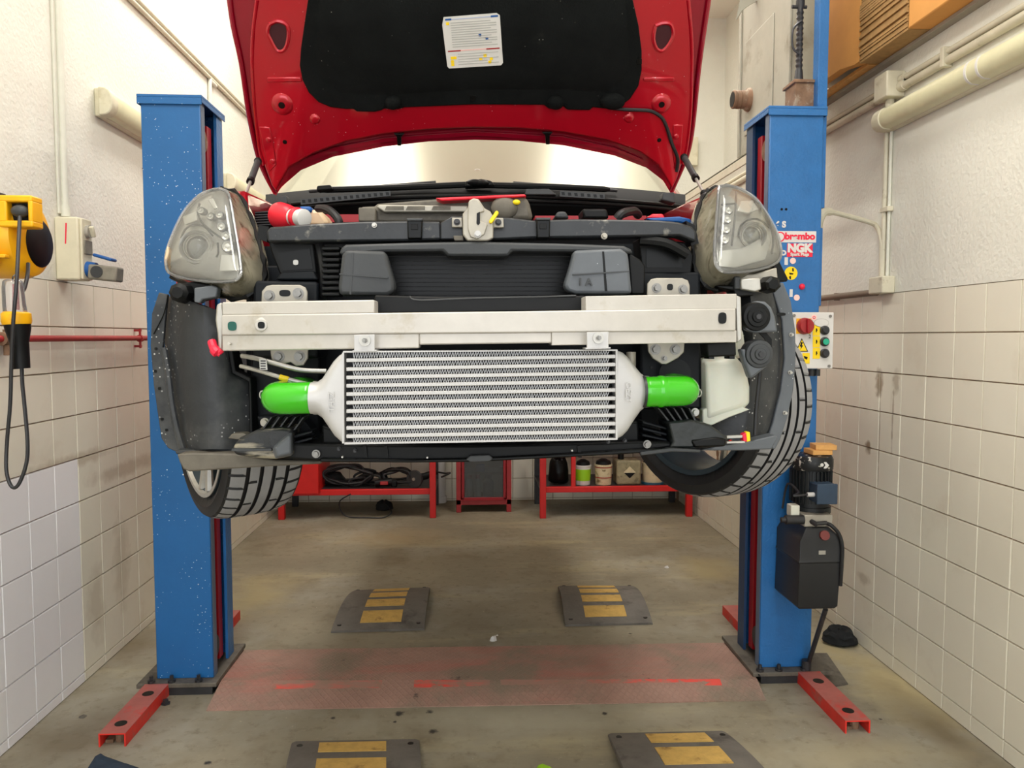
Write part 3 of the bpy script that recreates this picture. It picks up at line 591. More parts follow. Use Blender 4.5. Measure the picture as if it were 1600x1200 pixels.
text('painted_lettering', 'D', .03, W(1224.5, 395.5, fy), R90, m_white, rp, .0008, .002, 1.0)
sticker('sticker', 1226, 402, 1231, 414, m_white); rsticker('sticker', 1239, 407.5, 4.8, m_pink)
k = rsticker('sticker', 1236, 427, 10.5, m_yel2)
for pts in ([(1238, 419), (1240, 419), (1240.5, 424), (1238, 424)], [(1233, 426), (1240, 427), (1239, 429), (1234, 429)], [(1233, 432), (1236, 431), (1236, 436), (1234, 436)]):
    build('print', MB().prism(PX(pts, fy - .0012), (0, .0008, 0)), m_black, k)
rsticker('sticker', 1245, 465, 4.8, m_pink); sticker('sticker', 1234, 452, 1238.5, 464, m_white)
rd = W(1253, 448, fy); build('cap_plug', MB().sphere(rd, .014, 8), m_redv, rp)
for u in (1221.5, 1228.5):
    h_ = W(u, 327, fy); build('bolt_hole', MB().cyl(h_, h_ + V((0, .001, 0)), .006, 12), m_black2, rp)
# ------------------------------------------------------------------ control panel
py = ry - .15
A = W(1237, 488, py); B = W(1301, 576, py)
cp = thing('control_panel', 'white lift control panel with red rotary switch and push buttons', 'control panel', V(((A.x+B.x)/2, py, B.z)))
build('cover', MB().box(A.x, B.x, py, py + .012, B.z, A.z), m_white, cp, bev=.003)
build('box', MB().box(A.x + .008, B.x - .008, py + .012, ry, B.z + .008, A.z - .008), m_conduitL, cp, bev=.004)
yy = py - .002
k = sticker('yellow_plate', 1244.5, 497.5, 1267, 521.5, m_yel, cp, .002, yy)
c = W(1257, 509.5, yy)
s = build('rotary_switch', MB().lathe(c + V((0, -.03, 0)), (0, 1, 0), [(.03, 0), (.034, .006), (.036, .02), (.037, .03)], 26), m_redpipe, cp)
build('grip', MB().obox(c + V((0, -.036, 0)), (.011, .014, .064)), m_redin, s, bev=.003)
for i, v in enumerate((516, 534, 552)):
    st = sticker('yellow_label', 1270.3, v - (8.6 if i else 8.4), 1281, v + 8.6, m_yel2, cp, .002, yy)
    build('symbol', MB().prism(PX([(1275, v - 3), (1276.5, v - 3), (1277.5, v + 1), (1276.4, v + 1), (1276.4, v + 3), (1275, v + 3)], yy - .001), (0, .001, 0)), m_black, st)
    bc = W(1288, v, yy)
    bt = build('push_button', MB().lathe(bc + V((0, -.018, 0)), (0, 1, 0), [(.015, 0), (.017, .003), (.017, .008), (.0205, .01), (.0205, .019)], 22), m_btnk, cp)
    build('button_face', MB().lathe(bc + V((0, -.0205, 0)), (0, 1, 0), [(.0125, 0), (.0145, .003)], 20), m_btng if i == 1 else m_btnk, bt)
tr = build('warning_triangle', MB().prism(PX([(1253, 528.5), (1262.8, 549.5), (1243.5, 549.5)], yy), (0, .002, 0)), m_black, cp)
build('yellow_field', MB().prism(PX([(1253, 531), (1260.8, 548.3), (1245.3, 548.3)], yy - .001), (0, .001, 0)), m_yel2, tr)
build('bolt_symbol', MB().prism(PX([(1252, 534.5), (1249.5, 541.5), (1252, 541.5), (1250.5, 547), (1255, 539.5), (1252.8, 539.5), (1254.5, 535)], yy - .002), (0, .0008, 0)), m_black, tr)
k = sticker('yellow_label', 1254, 551.5, 1265, 568, m_yel2, cp, .002, yy)
build('symbol', MB().prism(PX([(1256, 556), (1262, 558), (1261, 562), (1257, 560)], yy - .001), (0, .001, 0)), m_black, k)
e = W(1283.5, 504.5, yy)
ov = lambda a, b: [e + V((a*math.cos(2*math.pi*i/28), 0, b*math.sin(2*math.pi*i/28))) for i in range(28)]
o_ = build('oval_badge', MB().prism(ov(.034, .019), (0, .001, 0)), m_steel, cp); build('oval_field', MB().prism([q + V((0, -.001, 0)) for q in ov(.032, .017)], (0, .001, 0)), m_white, o_)
k = rsticker('round_sticker', 1272, 496, 4.6, m_pink, cp, yy); rsticker('ring', 1272, 496, 2.4, m_redv, k, yy - .0008); rsticker('ring_centre', 1272, 496, 1.4, m_white, k, yy - .0014)
text('number', '2', .022, W(1265.5, 526, yy), R90, m_dkmetal, cp, .0006)
for u, v in ((1297.5, 494), (1295.5, 572), (1241, 493)):
    c = W(u, v, yy); build('screw', MB().cyl(c + V((0, -.002, 0)), c + V((0, .003, 0)), .0065, 14), m_bolt, cp)
for u in (1268, 1277):
    c = W(u, 577, py + .05); build('cable_gland', MB().cyl(c, c + V((0, 0, -.03)), .013, 12), m_grey, cp)
# ------------------------------------------------------------------ hydraulic power unit
hy = ry - .17
mc = W(1276, 750, hy + .0); mr = 33.5 * hy / F; zT = W(1276, 712, hy).z; zB = W(1276, 795, hy).z
cx, cyy = mc.x, hy + .06
hu = thing('hydraulic_power_unit', 'black electric motor and oil tank bolted to right lift post', 'hydraulic pump', V((cx, cyy, W(1270, 955, hy).z)))
zc1 = W(1276, 735, hy).z
build('fan_cowl', MB().lathe((cx, cyy, zc1), (0, 0, 1), [(mr*.99, 0), (mr*1.02, .004), (mr*1.02, zT - zc1 - .02), (mr*.93, zT - zc1 - .004), (mr*.4, zT - zc1)], 30), m_motorcap, hu)
lg = W(1285, 726, cyy - mr*1.02)
def flat(pts, y, name, mat, par, th=.003):
    return build(name, MB().prism([W(u, v, y) for u, v in pts], (0, th, 0)), mat, par)
lb = rsticker('logo', 1284.5, 726.5, 2.8, m_white, hu, cyy - mr*1.03)
flat([(1287, 722), (1291, 722), (1295.5, 727), (1291, 732), (1286.5, 732), (1290, 727)], cyy - mr*1.0, 'logo_arrow', m_white, lb, .012)
build('stator', MB().cyl((cx, cyy, zB), (cx, cyy, zc1), mr*.86, 28), m_motor, hu)
for i in range(30):
    a_ = 2*math.pi*i/30; d = V((math.cos(a_), math.sin(a_), 0)); R = Matrix.Rotation(a_, 4, 'Z')
    build('cooling_fin', MB().obox(V((cx, cyy, (zB + zc1)/2 + .01)) + d*mr*.91, (mr*.16, .005, zc1 - zB - .03), R), m_motor, hu)
build('end_bell', MB().lathe((cx, cyy, zB - .035), (0, 0, 1), [(mr*.82, 0), (mr*.95, .012), (mr*.95, .04)], 30), m_motor, hu)
fy2 = cyy - mr - .055
a = W(1277, 757, fy2); b = W(1307, 787, fy2)
tbx = build('terminal_box', MB().box(a.x, b.x, fy2, cyy - mr*.6, b.z, a.z), m_termb, hu, bev=.006)
build('lid', MB().box(a.x - .002, b.x + .002, fy2 - .006, fy2 + .006, b.z - .002, a.z + .002), m_termb, tbx, bev=.003)
build('gland', MB().cyl(V((a.x - .03, fy2 + .03, b.z + .035)), V((a.x + .005, fy2 + .03, b.z + .035)), .01, 12), m_white, tbx)
build('cable', MB().tube(smooth_path([V((a.x - .03, fy2 + .03, b.z + .035)), V((a.x - .09, fy2 + .03, b.z + .03)), V((cx - mr*1.0, fy2 + .06, b.z + .04)), V((cx - mr*1.15, cyy, b.z + .06)), V((cx - mr*1.2, cyy + .04, b.z - .06))], 5), .005, 8), m_dkmetal, tbx)
zv = W(1276, 823, hy).z
a = W(1257, 805, fy2 + .02); b = W(1301, 823, fy2 + .02)
build('flange', MB().lathe((cx, cyy, a.z), (0, 0, 1), [(mr*.8, 0), (mr*.8, zB - .03 - a.z)], 28), m_zinc, hu)
vb = build('valve_block', MB().box(a.x, b.x, fy2 + .02, cyy + .06, b.z, a.z), m_zinc, hu, bev=.004)
v1 = W(1250, 812, fy2 + .03); build('solenoid', MB().cyl(V((v1.x - .065, v1.y, v1.z)), V((a.x, v1.y, v1.z)), .02, 16).cyl(V((v1.x - .085, v1.y, v1.z)), V((v1.x - .065, v1.y, v1.z)), .012, 12), m_dkmetal, vb)
v2 = W(1240, 797, fy2 + .06); build('coil', MB().box(v2.x - .02, v2.x + .02, v2.y - .02, v2.y + .03, v2.z - .025, v2.z + .025), m_conduitL, vb, bev=.004)
v3 = W(1274, 818, fy2 + .01); build('fitting', MB().cyl(v3 + V((-.02, .03, .012)), v3 + V((0, -.012, -.002)), .011, 12).cyl(v3 + V((.0, -.004, 0)), v3 + V((.05, .0, .002)), .009, 12), m_dkmetal, vb)
# tank: lofted box with shoulder
tyf = fy2 - .005
def tk(u0, u1, v, yb_, ins=0): 
    a = W(u0, v, tyf); b = W(u1, v, tyf); z = a.z
    return [V((a.x + ins, tyf + ins, z)), V((b.x - ins, tyf + ins, z)), V((b.x - ins, yb_, z)), V((a.x + ins, yb_, z))]
yb_ = ry - .004
tk_o = build('oil_tank', MB().loft([tk(1247, 1308, 953, yb_, .008), tk(1246, 1309, 948, yb_), tk(1249, 1314, 881, yb_), tk(1248.5, 1314.5, 879, yb_, -.004), tk(1249, 1314, 876, yb_), tk(1250, 1314, 846, yb_), tk(1254, 1311, 836, yb_, .006), tk(1256, 1306, 826, yb_, .02)]), m_tankblk, hu, bev=.006)
cpz = W(1288, 838, tyf + .0); build('filler_cap', MB().cyl(cpz + V((0, .02, -.002)), cpz + V((0, -.008, .006)), .021, 20), M('cap_red', rgb(118, 56, 52), .5), tk_o)
sticker('plate', 1279.5, 860.5, 1290, 866.5, m_steel, tk_o, .002, tyf - .0015)
build('return_hose', MB().tube(smooth_path([v3 + V((.05, 0, 0)), W(1300, 822, tyf), W(1311, 835, tyf - .005), W(1316, 855, tyf - .008), W(1315, 885, tyf - .006), W(1313, 915, tyf)], 6), .0085, 10), m_hose, hu)
build('hose_to_floor', MB().tube([W(1290, 952, tyf + .06), W(1262, 1040, ry - .03)], .011, 10), m_dkmetal, hu)
e2 = W(1260, 1040, ry - .03); build('hose_fitting', MB().cyl(V((e2.x, e2.y, .056)), V((e2.x, e2.y, .1)), .022, 12), m_dkmetal, hu)
# wood blocks on the motor
zt2 = zT + .001
for i, (u0, u1, vv, lab, dz, rz) in enumerate([(1261, 1292, 706, 'lower of two pale wood offcuts on the black motor', 0, .05), (1269, 1300, 698, 'upper of two pale wood offcuts on the black motor', .0225, -.12)]):
    a = W(u0, vv, cyy); b = W(u1, vv, cyy)
    build('wood_block', MB().obox(((a.x+b.x)/2, cyy - .01, zt2 + dz + .011), (b.x - a.x, .09, .022), Matrix.Rotation(rz, 4, 'Z')), m_wood, label=lab, cat='wood block', bev=.002)
# rusty jack on top of the right post
jz = 2.662; jc = V((rx1 - .05, ry + .12, jz))
jk = thing('rusty_jack', 'rusty screw jack standing on top of the right lift post', 'jack', jc)
build('base', MB().box(jc.x - .06, jc.x + .05, jc.y - .06, jc.y + .06, jz, jz + .13).box(jc.x - .07, jc.x + .06, jc.y - .07, jc.y + .07, jz + .125, jz + .14), m_rust, jk, bev=.003)
pr = [(.022, 0)] + [(.013 if i % 2 else .017, .06 + i*.012) for i in range(24)] + [(.02, .36), (.02, .38)]
build('screw', MB().lathe((jc.x - .02, jc.y, jz + .14), (0, 0, 1), pr, 12), m_dkmetal, jk)
build('handle', MB().tube(smooth_path([V((jc.x - .02, jc.y - .02, jz + .42)), V((jc.x - .06, jc.y - .02, jz + .38)), V((jc.x - .06, jc.y - .02, jz + .3)), V((jc.x - .03, jc.y - .02, jz + .27))], 5), .005, 8).cyl(V((jc.x - .06, jc.y, jz + .49)), V((jc.x + .01, jc.y, jz + .49)), .008), m_dkmetal, jk)
# ------------------------------------------------------------------ floor things
P = [WZ(322, 1110, .004), WZ(1197, 1094, .004), WZ(1140, 1004, .03), WZ(362, 1016, .03)]
C0 = WZ(345, 1064, .035); C1 = WZ(1183, 1061, .035)
th = V((0, 0, -.004))
pl = thing('threshold_plate', 'worn red chequer plate bridging the two lift posts', 'floor plate', (P[0] + P[1] + P[2] + P[3]) / 4)
mm = MB()
N_ = 14
for q0, q1, q2, q3 in ((P[0], P[1], C1, C0), (C0, C1, P[2], P[3])):
    mm.prism([q0, q1, q2, q3], th)
build('plate', mm, m_plate, pl)
pm = m_plate.node_tree; b_ = pm.nodes['Principled BSDF']
geo = pm.nodes.new('ShaderNodeNewGeometry'); hs = []
for ang in (.62, -.62):
    mp = pm.nodes.new('ShaderNodeMapping'); mp.inputs['Rotation'].default_value = (0, 0, ang); pm.links.new(geo.outputs['Position'], mp.inputs['Vector'])
    wv = pm.nodes.new('ShaderNodeTexWave'); wv.inputs['Scale'].default_value = 12; wv.bands_direction = 'X'; pm.links.new(mp.outputs[0], wv.inputs['Vector']); hs.append(wv)
mx = pm.nodes.new('ShaderNodeMath'); mx.operation = 'MAXIMUM'; pm.links.new(hs[0].outputs['Fac'], mx.inputs[0]); pm.links.new(hs[1].outputs['Fac'], mx.inputs[1])
pw = pm.nodes.new('ShaderNodeMath'); pw.operation = 'POWER'; pm.links.new(mx.outputs[0], pw.inputs[0]); pw.inputs[1].default_value = 8
bpn = pm.nodes.new('ShaderNodeBump'); bpn.inputs['Strength'].default_value = .5; bpn.inputs['Distance'].default_value = .003; pm.links.new(pw.outputs[0], bpn.inputs['Height']); pm.links.new(bpn.outputs[0], b_.inputs['Normal'])
# worn bright red strip on the crease is real paint: a thin painted bead
m_crease = M('fresh_red_paint', rgb(226, 78, 66), .55, var=.1, vs=12, spots=[('s', rgb(160, 122, 108), 7, .46, .58), ('n', rgb(150, 120, 104), 16, .52, .62)])
d_ = (C1 - C0)
for f0, f1 in ((.1, .3), (.36, .5), (.52, .66), (.68, .93)):
    up_ = V((0, 0, .0012)); G0 = C0.lerp(P[0], .3); G1 = C1.lerp(P[1], .3); h_ = G1 - G0
    build('crease', MB().prism([G0 + h_*f0 + up_, G0 + h_*f1 + up_, C0 + d_*f1 + up_, C0 + d_*f0 + up_], (0, 0, -.002)), m_crease, pl)
for u in (1150,):
    build('corner_edge', MB().prism([WZ(1142, 1003, .032), WZ(1186, 1058, .036), WZ(1188, 1058, .05), WZ(1146, 1003, .05)], (.006, 0, 0)), m_dkmetal, pl)
# speed bump ramps
def ramp(label, bl, br, fr_, fl_, H, stripes, crop=False):
    q = [WZ(*p_) for p_ in (fl_, fr_, br, bl)]
    t = thing('wheel_ramp', label, 'ramp', (q[0]+q[1]+q[2]+q[3])/4, 'rubber wheel ramps')
    def S_(s, tt, off=0):
        f = q[0].lerp(q[1], s); b = q[3].lerp(q[2], s); p_ = f.lerp(b, tt)
        z = .012 + H * math.sin(math.pi * min(1, max(0, tt)))**.85
        return V((p_.x, p_.y, z + off))
    n = 14; top = [[S_(s, k/n) for k in range(n+1)] for s in (0, .02, .98, 1)]
    rings = []
    for s in (0, .03, .5, .97, 1):
        up = [S_(s, k/n, -.006 if s in (0, 1) else 0) for k in range(n+1)]
        dn = [V((p_.x, p_.y, max(p_.z - .02, .0))) for p_ in reversed(up)]
        rings.append(up + dn)
    build('rubber_body', MB().loft(rings), m_ramp, t, smooth=40)
    for (s0, s1, t0, t1) in stripes:
        kk = 5
        up = [[S_(s, t0 + (t1-t0)*j/kk, .0025) for j in range(kk+1)] + [S_(s, t0 + (t1-t0)*j/kk, -.004) for j in range(kk, -1, -1)] for s in (s0, s1)]
        build('yellow_strip', MB().loft(up), m_yelr, t)
    for s in (.07, .93):
        for tt in ((.07, .93)):
            c = S_(s, tt); build('fixing_hole', MB().cyl(c + V((0,0,-.002)), c + V((0,0,.0015)), .012, 10), m_black2, t)
    return t
st4 = lambda a, b: [(a, b, .09, .27), (a, b, .35, .5), (a, b, .57, .71), (a, b, .79, .93)]
ramp('worn rubber wheel ramp with yellow strips, left of the rear pair', (553, 925), (672, 920), (663, 985), (517, 989), .05, st4(.29, .74))
ramp('worn rubber wheel ramp with yellow strips, right of the rear pair', (872, 918), (990, 918), (1020, 976), (883, 979), .05, st4(.24, .72))
ramp('rubber wheel ramp at the bottom edge, left of the front pair', (456, 1163), (655, 1159), (668, 1360), (420, 1366), .035, [(.22, .74, .84, .965), (.22, .74, .6, .76), (.22, .74, .3, .5)])
ramp('rubber wheel ramp at the bottom edge, right of the front pair', (950, 1150), (1133, 1146), (1300, 1345), (1020, 1350), .04, [(.3, .8, .84, .965), (.3, .8, .6, .78), (.3, .8, .3, .5)])
# rag, cloth, debris
def blob(name, label, cat, cpos, rx, ry_, rz, mat, seed, jag=.35):
    rnd = random.Random(seed); n = 18; rings = []
    for k in range(8):
        f = k/7; z = rz * math.sin(f*math.pi/2); rr_ = math.cos(f*math.pi/2)**.55
        rings.append([V((cpos.x + rx*(rr_ + .02)*math.cos(2*math.pi*i/n)*(1 + jag*(rnd.random()-.5)), cpos.y + ry_*(rr_ + .02)*math.sin(2*math.pi*i/n)*(1 + jag*(rnd.random()-.5)), max(.001, z*(1 + jag*(rnd.random()-.5))))) for i in range(n)])
    return build(name, MB().loft(rings), mat, label=label, cat=cat, smooth=25, sub=1)
blob('crumpled_rag', 'crumpled black bag on the floor by the right wall', 'bag', WZ(1312, 1005), .085, .08, .085, m_cloth, 3, .75)
build('folded_cloth', MB().loft([[WZ(u, v, z) for u, v in pts] for z, pts in ((.001, [(133, 1206), (146, 1186), (158, 1180), (165, 1185), (196, 1196), (222, 1204), (240, 1260), (110, 1260)]), (.02, [(138, 1200), (149, 1181), (157, 1176.5), (164, 1181), (195, 1192), (216, 1199), (236, 1250), (118, 1250)]), (.03, [(150, 1200), (156, 1188), (160, 1186), (168, 1190), (192, 1198), (206, 1204), (220, 1240), (140, 1240)]))]), m_clothb, label='navy blue cloth at the bottom left corner of the floor', cat='cloth', bev=.004)
mt = [WZ(1252, 1022, 0), WZ(1292, 1022, 0), WZ(1325, 1070, 0), WZ(1302, 1074, 0)]
build('floor_offcut', MB().prism(mt, (0, 0, .006)), m_dusty, label='grey flat offcut on the floor beside the right post base', cat='offcut')
def chip(name, label, u, v, s, mat, seed, h=.5):
    rnd = random.Random(seed); c = WZ(u, v); pts = [c + V((s*math.cos(a)*rnd.uniform(.6, 1.1), s*math.sin(a)*rnd.uniform(.6, 1.1), 0)) for a in [2*math.pi*i/7 for i in range(7)]]
    top = [c + (p_ - c)*rnd.uniform(.4, .8) + V((0, 0, s*h*rnd.uniform(.7, 1.2))) for p_ in pts]
    return build(name, MB().loft([pts, top]), mat, label=label, cat='debris')
chip('plaster_chip', 'white chip of plaster on the floor near right wheel', 1042, 887, .022, m_white, 1)
chip('paper_scrap', 'small torn white scrap behind the red floor plate', 770, 1001, .02, m_white, 2, 1.2)
chip('paper_scrap', 'tiny white crumb beside the torn scrap on the floor', 777, 993, .008, m_white, 4)
chip('wrapper', 'green and white wrapper at the bottom edge of the floor', 850, 1202, .035, m_bucketg, 6, .3)
nb = WZ(259, 1100); build('loose_nut', MB().lathe(nb, (0, 0, 1), [(.02, 0), (.02, .006), (.012, .008), (.012, .02)], 6), m_dkmetal, label='loose dark bolt on the floor by the left red foot', cat='bolt')
chip('debris', 'white crumb of plaster on floor left of the red left foot', 130, 1120, .02, m_dusty, 8, .3)
# ------------------------------------------------------------------ benches at the back
def bench(label, u0, u1, vb, top_z, shelf_v, extra=None):
    a = WZ(u0, vb); b = WZ(u1, vb); y0 = (a.y + b.y)/2; y1 = YB - .15; lw = .055
    xa, xb = a.x, b.x
    t = thing('workbench', label, 'workbench', ((xa+xb)/2, (y0+y1)/2, 0))
    for x in (xa, xb):
        for y in (y0, y1 - lw): build('leg', MB().box(x - lw/2, x + lw/2, y, y + lw, 0, top_z - .05), m_red if y == y0 else m_dkmetal, t, bev=.004)
    zs = W(u0, shelf_v, y0).z
    build('shelf', MB().box(xa - lw/2, xb + lw/2, y0 + .06, y1, zs - .02, zs - .001), m_dkmetal, t)
    build('front_rail', MB().box(xa + lw/2, xb - lw/2, y0 + .02, y0 + .06, zs - .05, zs), m_red, t, bev=.004)
    build('worktop', MB().box(xa - .04, xb + .04, y0 - .05, y1 + .03, top_z - .05, top_z), m_red, t, bev=.006)
    return t, xa, xb, y0, y1, zs
tb1, xa, xb, by0, by1, bzs = bench('red steel workbench behind the left front wheel', 441, 676, 811, .9, 767)
a = W(456, 720, by0 - .06); b = W(498, 772, by0 - .06)
dr = build('drawer', MB().box(a.x - .15, b.x, by0 - .06, by0 + .5, b.z, .84), m_red, tb1, bev=.006)
zz = bzs + .001
# angle grinder
gd = W(647, 748, by0 + .12)
g = thing('angle_grinder', 'black angle grinder with round disc on the left bench shelf', 'angle grinder', (gd.x, gd.y, zz))
build('disc', MB().cyl((gd.x, by0 + .10, gd.z), (gd.x + .012, by0 + .125, gd.z), .078, 26), m_grey, g)
build('hub', MB().cyl((gd.x - .004, by0 + .09, gd.z), (gd.x, by0 + .1, gd.z), .014, 12), m_steel, g)
build('body', MB().tube([(gd.x + .02, by0 + .16, gd.z), (gd.x + .1, by0 + .2, gd.z + .01), (gd.x + .2, by0 + .24, gd.z + .04)], [.035, .032, .026], 12), m_black, g)
build('cord', MB().tube(smooth_path([(gd.x + .2, by0 + .24, gd.z + .04), (gd.x + .28, by0 + .1, gd.z + .05), (gd.x + .33, by0 - .0, gd.z + .07), (gd.x + .25, by0 + .02, gd.z + .03)], 5), .008, 8), m_hose, g)
# drill
d0 = W(598, 757, by0 + .1)
g = thing('power_drill', 'dark power drill with red patch on the left bench shelf', 'drill', (d0.x, d0.y, zz))
build('body', MB().tube([(d0.x - .07, by0 + .1, zz + .04), (d0.x + .08, by0 + .12, zz + .05)], [.03, .036], 12), m_black, g)
build('red_panel', MB().box(d0.x - .02, d0.x + .05, by0 + .06, by0 + .1, zz + .03, zz + .06), m_redpipe, g, bev=.005)
build('grip', MB().obox((d0.x + .1, by0 + .13, zz + .03), (.05, .05, .06)), m_black, g, bev=.01)
def coil(name, label, u, v, r, n, seed, mat=m_hose):
    rnd = random.Random(seed); c = W(u, v, by0 + .22); pts = []
    for i in range(n):
        a_ = i*.8; pts.append(V((c.x + r*math.cos(a_)*rnd.uniform(.7, 1.25), by0 + .22 + .1*math.sin(a_*.7), max(zz + .012, c.z + r*.45*math.sin(a_)*rnd.uniform(.6, 1.2)))))
    return build(name, MB().tube(smooth_path(pts, 4), .011, 7), mat, label=label, cat='cable')
coil('cable_heap', 'tangled heap of black cable at the left of the shelf', 545, 742, .2, 60, 4)
coil('cable_heap', 'small tangle of black cable beside the grinder disc', 622, 744, .15, 36, 9)
k = blob('tool_bag', 'dark lumpy tool pouch at the left end of the bench shelf', 'tool bag', V((W(520, 750, by0 + .3).x, by0 + .3, 0)), .12, .1, .11, m_cloth, 12); k.location.z += zz
coil('hanging_cord', 'black cord hanging in front of the left bench shelf', 575, 750, .14, 22, 21)
t0 = [W(u, v, y) for u, v, y in [(548, 772, by0 - .02), (530, 785, by0 - .0), (540, 806, by0 + .02), (575, 813, by0), (600, 812, by0), (612, 800, by0 + .1), (600, 785, by0 + .2)]]
for p_ in t0: p_.z = max(p_.z, .012)
build('trailing_cable', MB().tube(smooth_path(t0, 5), .006, 7), m_hose, label='thin black cord trailing on the floor under the left bench', cat='cable')
k = blob('black_pouch', 'black lump under the left bench', 'bag', V((W(600, 780, by0 + .35).x, by0 + .35, 0)), .08, .07, .09, m_cloth, 15)
pp = W(687, 700, YB - .06)
build('drain_pipe', MB().cyl((pp.x, YB - .06, 0), (pp.x, YB - .06, 2.4), .055, 18).cyl((pp.x, YB - .06, 0), (pp.x, YB - .06, .06), .065, 18), m_white, label='white plastic drain pipe on the back wall beside left bench', cat='pipe')
# red framed glass cabinet
a = WZ(713, 801); b = WZ(799, 800); y0 = (a.y + b.y)/2; y1 = y0 + .4; zt3 = W(750, 690, y0).z + .1; x0, x1 = a.x, b.x
gc = thing('glazed_cabinet', 'red framed glass fronted cabinet between the two benches', 'cabinet', ((x0+x1)/2, (y0+y1)/2, 0))
z0 = .07
m = MB().box(x0, x0 + .045, y0, y0 + .04, 0, zt3).box(x1 - .045, x1, y0, y0 + .04, 0, zt3).box(x0, x1, y0, y0 + .04, z0, z0 + .05).box(x0, x1, y0, y0 + .04, zt3 - .05, zt3)
build('front_frame', m, m_redpipe, gc, bev=.004)
m = MB().box(x0 + .05, x0 + .075, y0 - .012, y0 + .01, z0 + .05, zt3 - .06).box(x1 - .075, x1 - .05, y0 - .012, y0 + .01, z0 + .05, zt3 - .06).box(x0 + .05, x1 - .05, y0 - .012, y0 + .01, z0 + .04, z0 + .07).box(x0 + .05, x1 - .05, y0 - .012, y0 + .01, zt3 - .08, zt3 - .06)
dd = build('door', m, m_redin, gc, bev=.003)
build('pane', MB().box(x0 + .07, x1 - .07, y0 + .001, y0 + .005, z0 + .06, zt3 - .07), m_pane, dd)
build('carcass', MB().box(x0 + .01, x0 + .02, y0 + .04, y1, z0, zt3).box(x1 - .02, x1 - .01, y0 + .04, y1, z0, zt3).box(x0 + .01, x1 - .01, y1 - .01, y1, z0, zt3).box(x0 + .01, x1 - .01, y0 + .04, y1, z0 + .03, z0 + .04).box(x0 + .01, x1 - .01, y0 + .04, y1, zt3 - .02, zt3 - .01), m_sheet, gc)
for i, (fx, mat, nm, lab, r) in enumerate([(.16, m_redpipe, 'spray_can', 'red topped spray can inside the glazed cabinet, leftmost', .032), (.36, m_redpipe, 'spray_can', 'red topped spray can inside the glazed cabinet, middle', .032), (.62, m_petrol, 'blue_bottle', 'blue bottle inside the glazed cabinet, rightmost', .05)]):
    x = x0 + .06 + (x1 - x0 - .12)*fx; zc_ = z0 + .041
    t = thing(nm, lab, 'can' if i < 2 else 'bottle', (x, y0 + .2, zc_))
    build('body', MB().lathe((x, y0 + .2, zc_), (0, 0, 1), [(r, 0), (r, .14), (r*.5, .17)], 16), m_steel if i < 2 else m_petrol, t)
    build('cap', MB().lathe((x, y0 + .2, zc_ + .17), (0, 0, 1), [(r*.6, 0), (r*.6, .04), (r*.4, .05)], 14), mat, t)
bx = W(752, 730, y0 + .2)
build('cabinet_shelf', MB().box(x0 + .02, x1 - .02, y0 + .06, y1 - .01, bx.z - .045, bx.z - .035), m_sheet, gc)
build('small_box', MB().box(bx.x - .05, bx.x + .03, y0 + .15, y0 + .22, bx.z - .034, bx.z + .03), m_blueplug, label='small blue box on the upper shelf of the glazed cabinet', cat='box', bev=.003)
# right bench and its containers
tb2, xa2, xb2, cy0_, cy1_, czs = bench('red steel workbench with containers behind the right wheel', 848, 1079, 809, .9, 762)
dv = W(896, 740, cy0_ + .04); build('divider', MB().box(dv.x - .02, dv.x + .02, cy0_ + .035, cy0_ + .075, czs, .85), m_red, tb2, bev=.003)
def bucket(nm, lab, u0, u1, vt, mat, band=None, lidm=m_black, yo=.14):
    y = cy0_ + yo; a = W(u0, 760, y); b = W(u1, 760, y); r = (b.x - a.x)/2; cx_ = (a.x + b.x)/2; zt = W(u0, vt, y).z; z = czs + .001; h = zt - z
    t = thing(nm, lab, 'bucket', (cx_, y, z))
    build('body', MB().lathe((cx_, y, z), (0, 0, 1), [(r*.9, 0), (r*.92, .004), (r*.99, h*.9), (r*1.04, h*.92), (r*1.04, h)], 24), mat, t)
    if band: build('label_band', MB().lathe((cx_, y, z), (0, 0, 1), [(r*.94, h*.22), (r*.945, h*.22), (r*.985, h*.8), (r*.97, h*.8)], 24, cap=False), band, t)
    build('contents', MB().lathe((cx_, y, z), (0, 0, 1), [(r*.9, h), (r*.8, h + .03), (r*.3, h + .05)], 14), lidm, t)
    return t, cx_, y, z, h, r
b1 = bucket('paint_bucket', 'white bucket with lime green label on the right bench shelf', 898.5, 923, 726, m_white, m_bucketg)
b2_ = bucket('paint_bucket', 'grimy cream bucket with red print on the right bench shelf', 929, 956, 725, m_grime)
for f in (.35, .85): build('print', MB().lathe((b2_[1], b2_[2], b2_[3]), (0, 0, 1), [(b2_[5]*1.0, b2_[4]*f), (b2_[5]*1.0, b2_[4]*f + .008)], 24, cap=False), m_redpipe, b2_[0])
y = cy0_ + .16; a = W(961, 760, y); b = W(999, 717, y); z = czs + .001; cxm = (a.x+b.x)/2; hw = (b.x-a.x)/2
t = thing('jerrycan', 'grimy jerrycan with black hazard diamond on the right bench shelf', 'jerrycan', (cxm, y, z))
build('body', MB().box(a.x, b.x, y - .08, y + .12, z, b.z), m_jerry, t, bev=.02, seg=3)
build('neck', MB().cyl((cxm - .06, y, b.z - .002), (cxm - .06, y, b.z + .05), .028, 14), m_black, t)
dm = W(984, 738, y - .082); rdm = .055
hz = build('hazard_label', MB().prism([dm + V((rdm, 0, 0)), dm + V((0, 0, -rdm)), dm + V((-rdm, 0, 0)), dm + V((0, 0, rdm))], (0, .003, 0)), m_grime, t)
build('hazard_mark', MB().prism([dm + V((rdm*.95, -.001, -.004)), dm + V((0, -.001, -rdm)), dm + V((-rdm*.95, -.001, -.004))], (0, .002, 0)), m_black, hz)
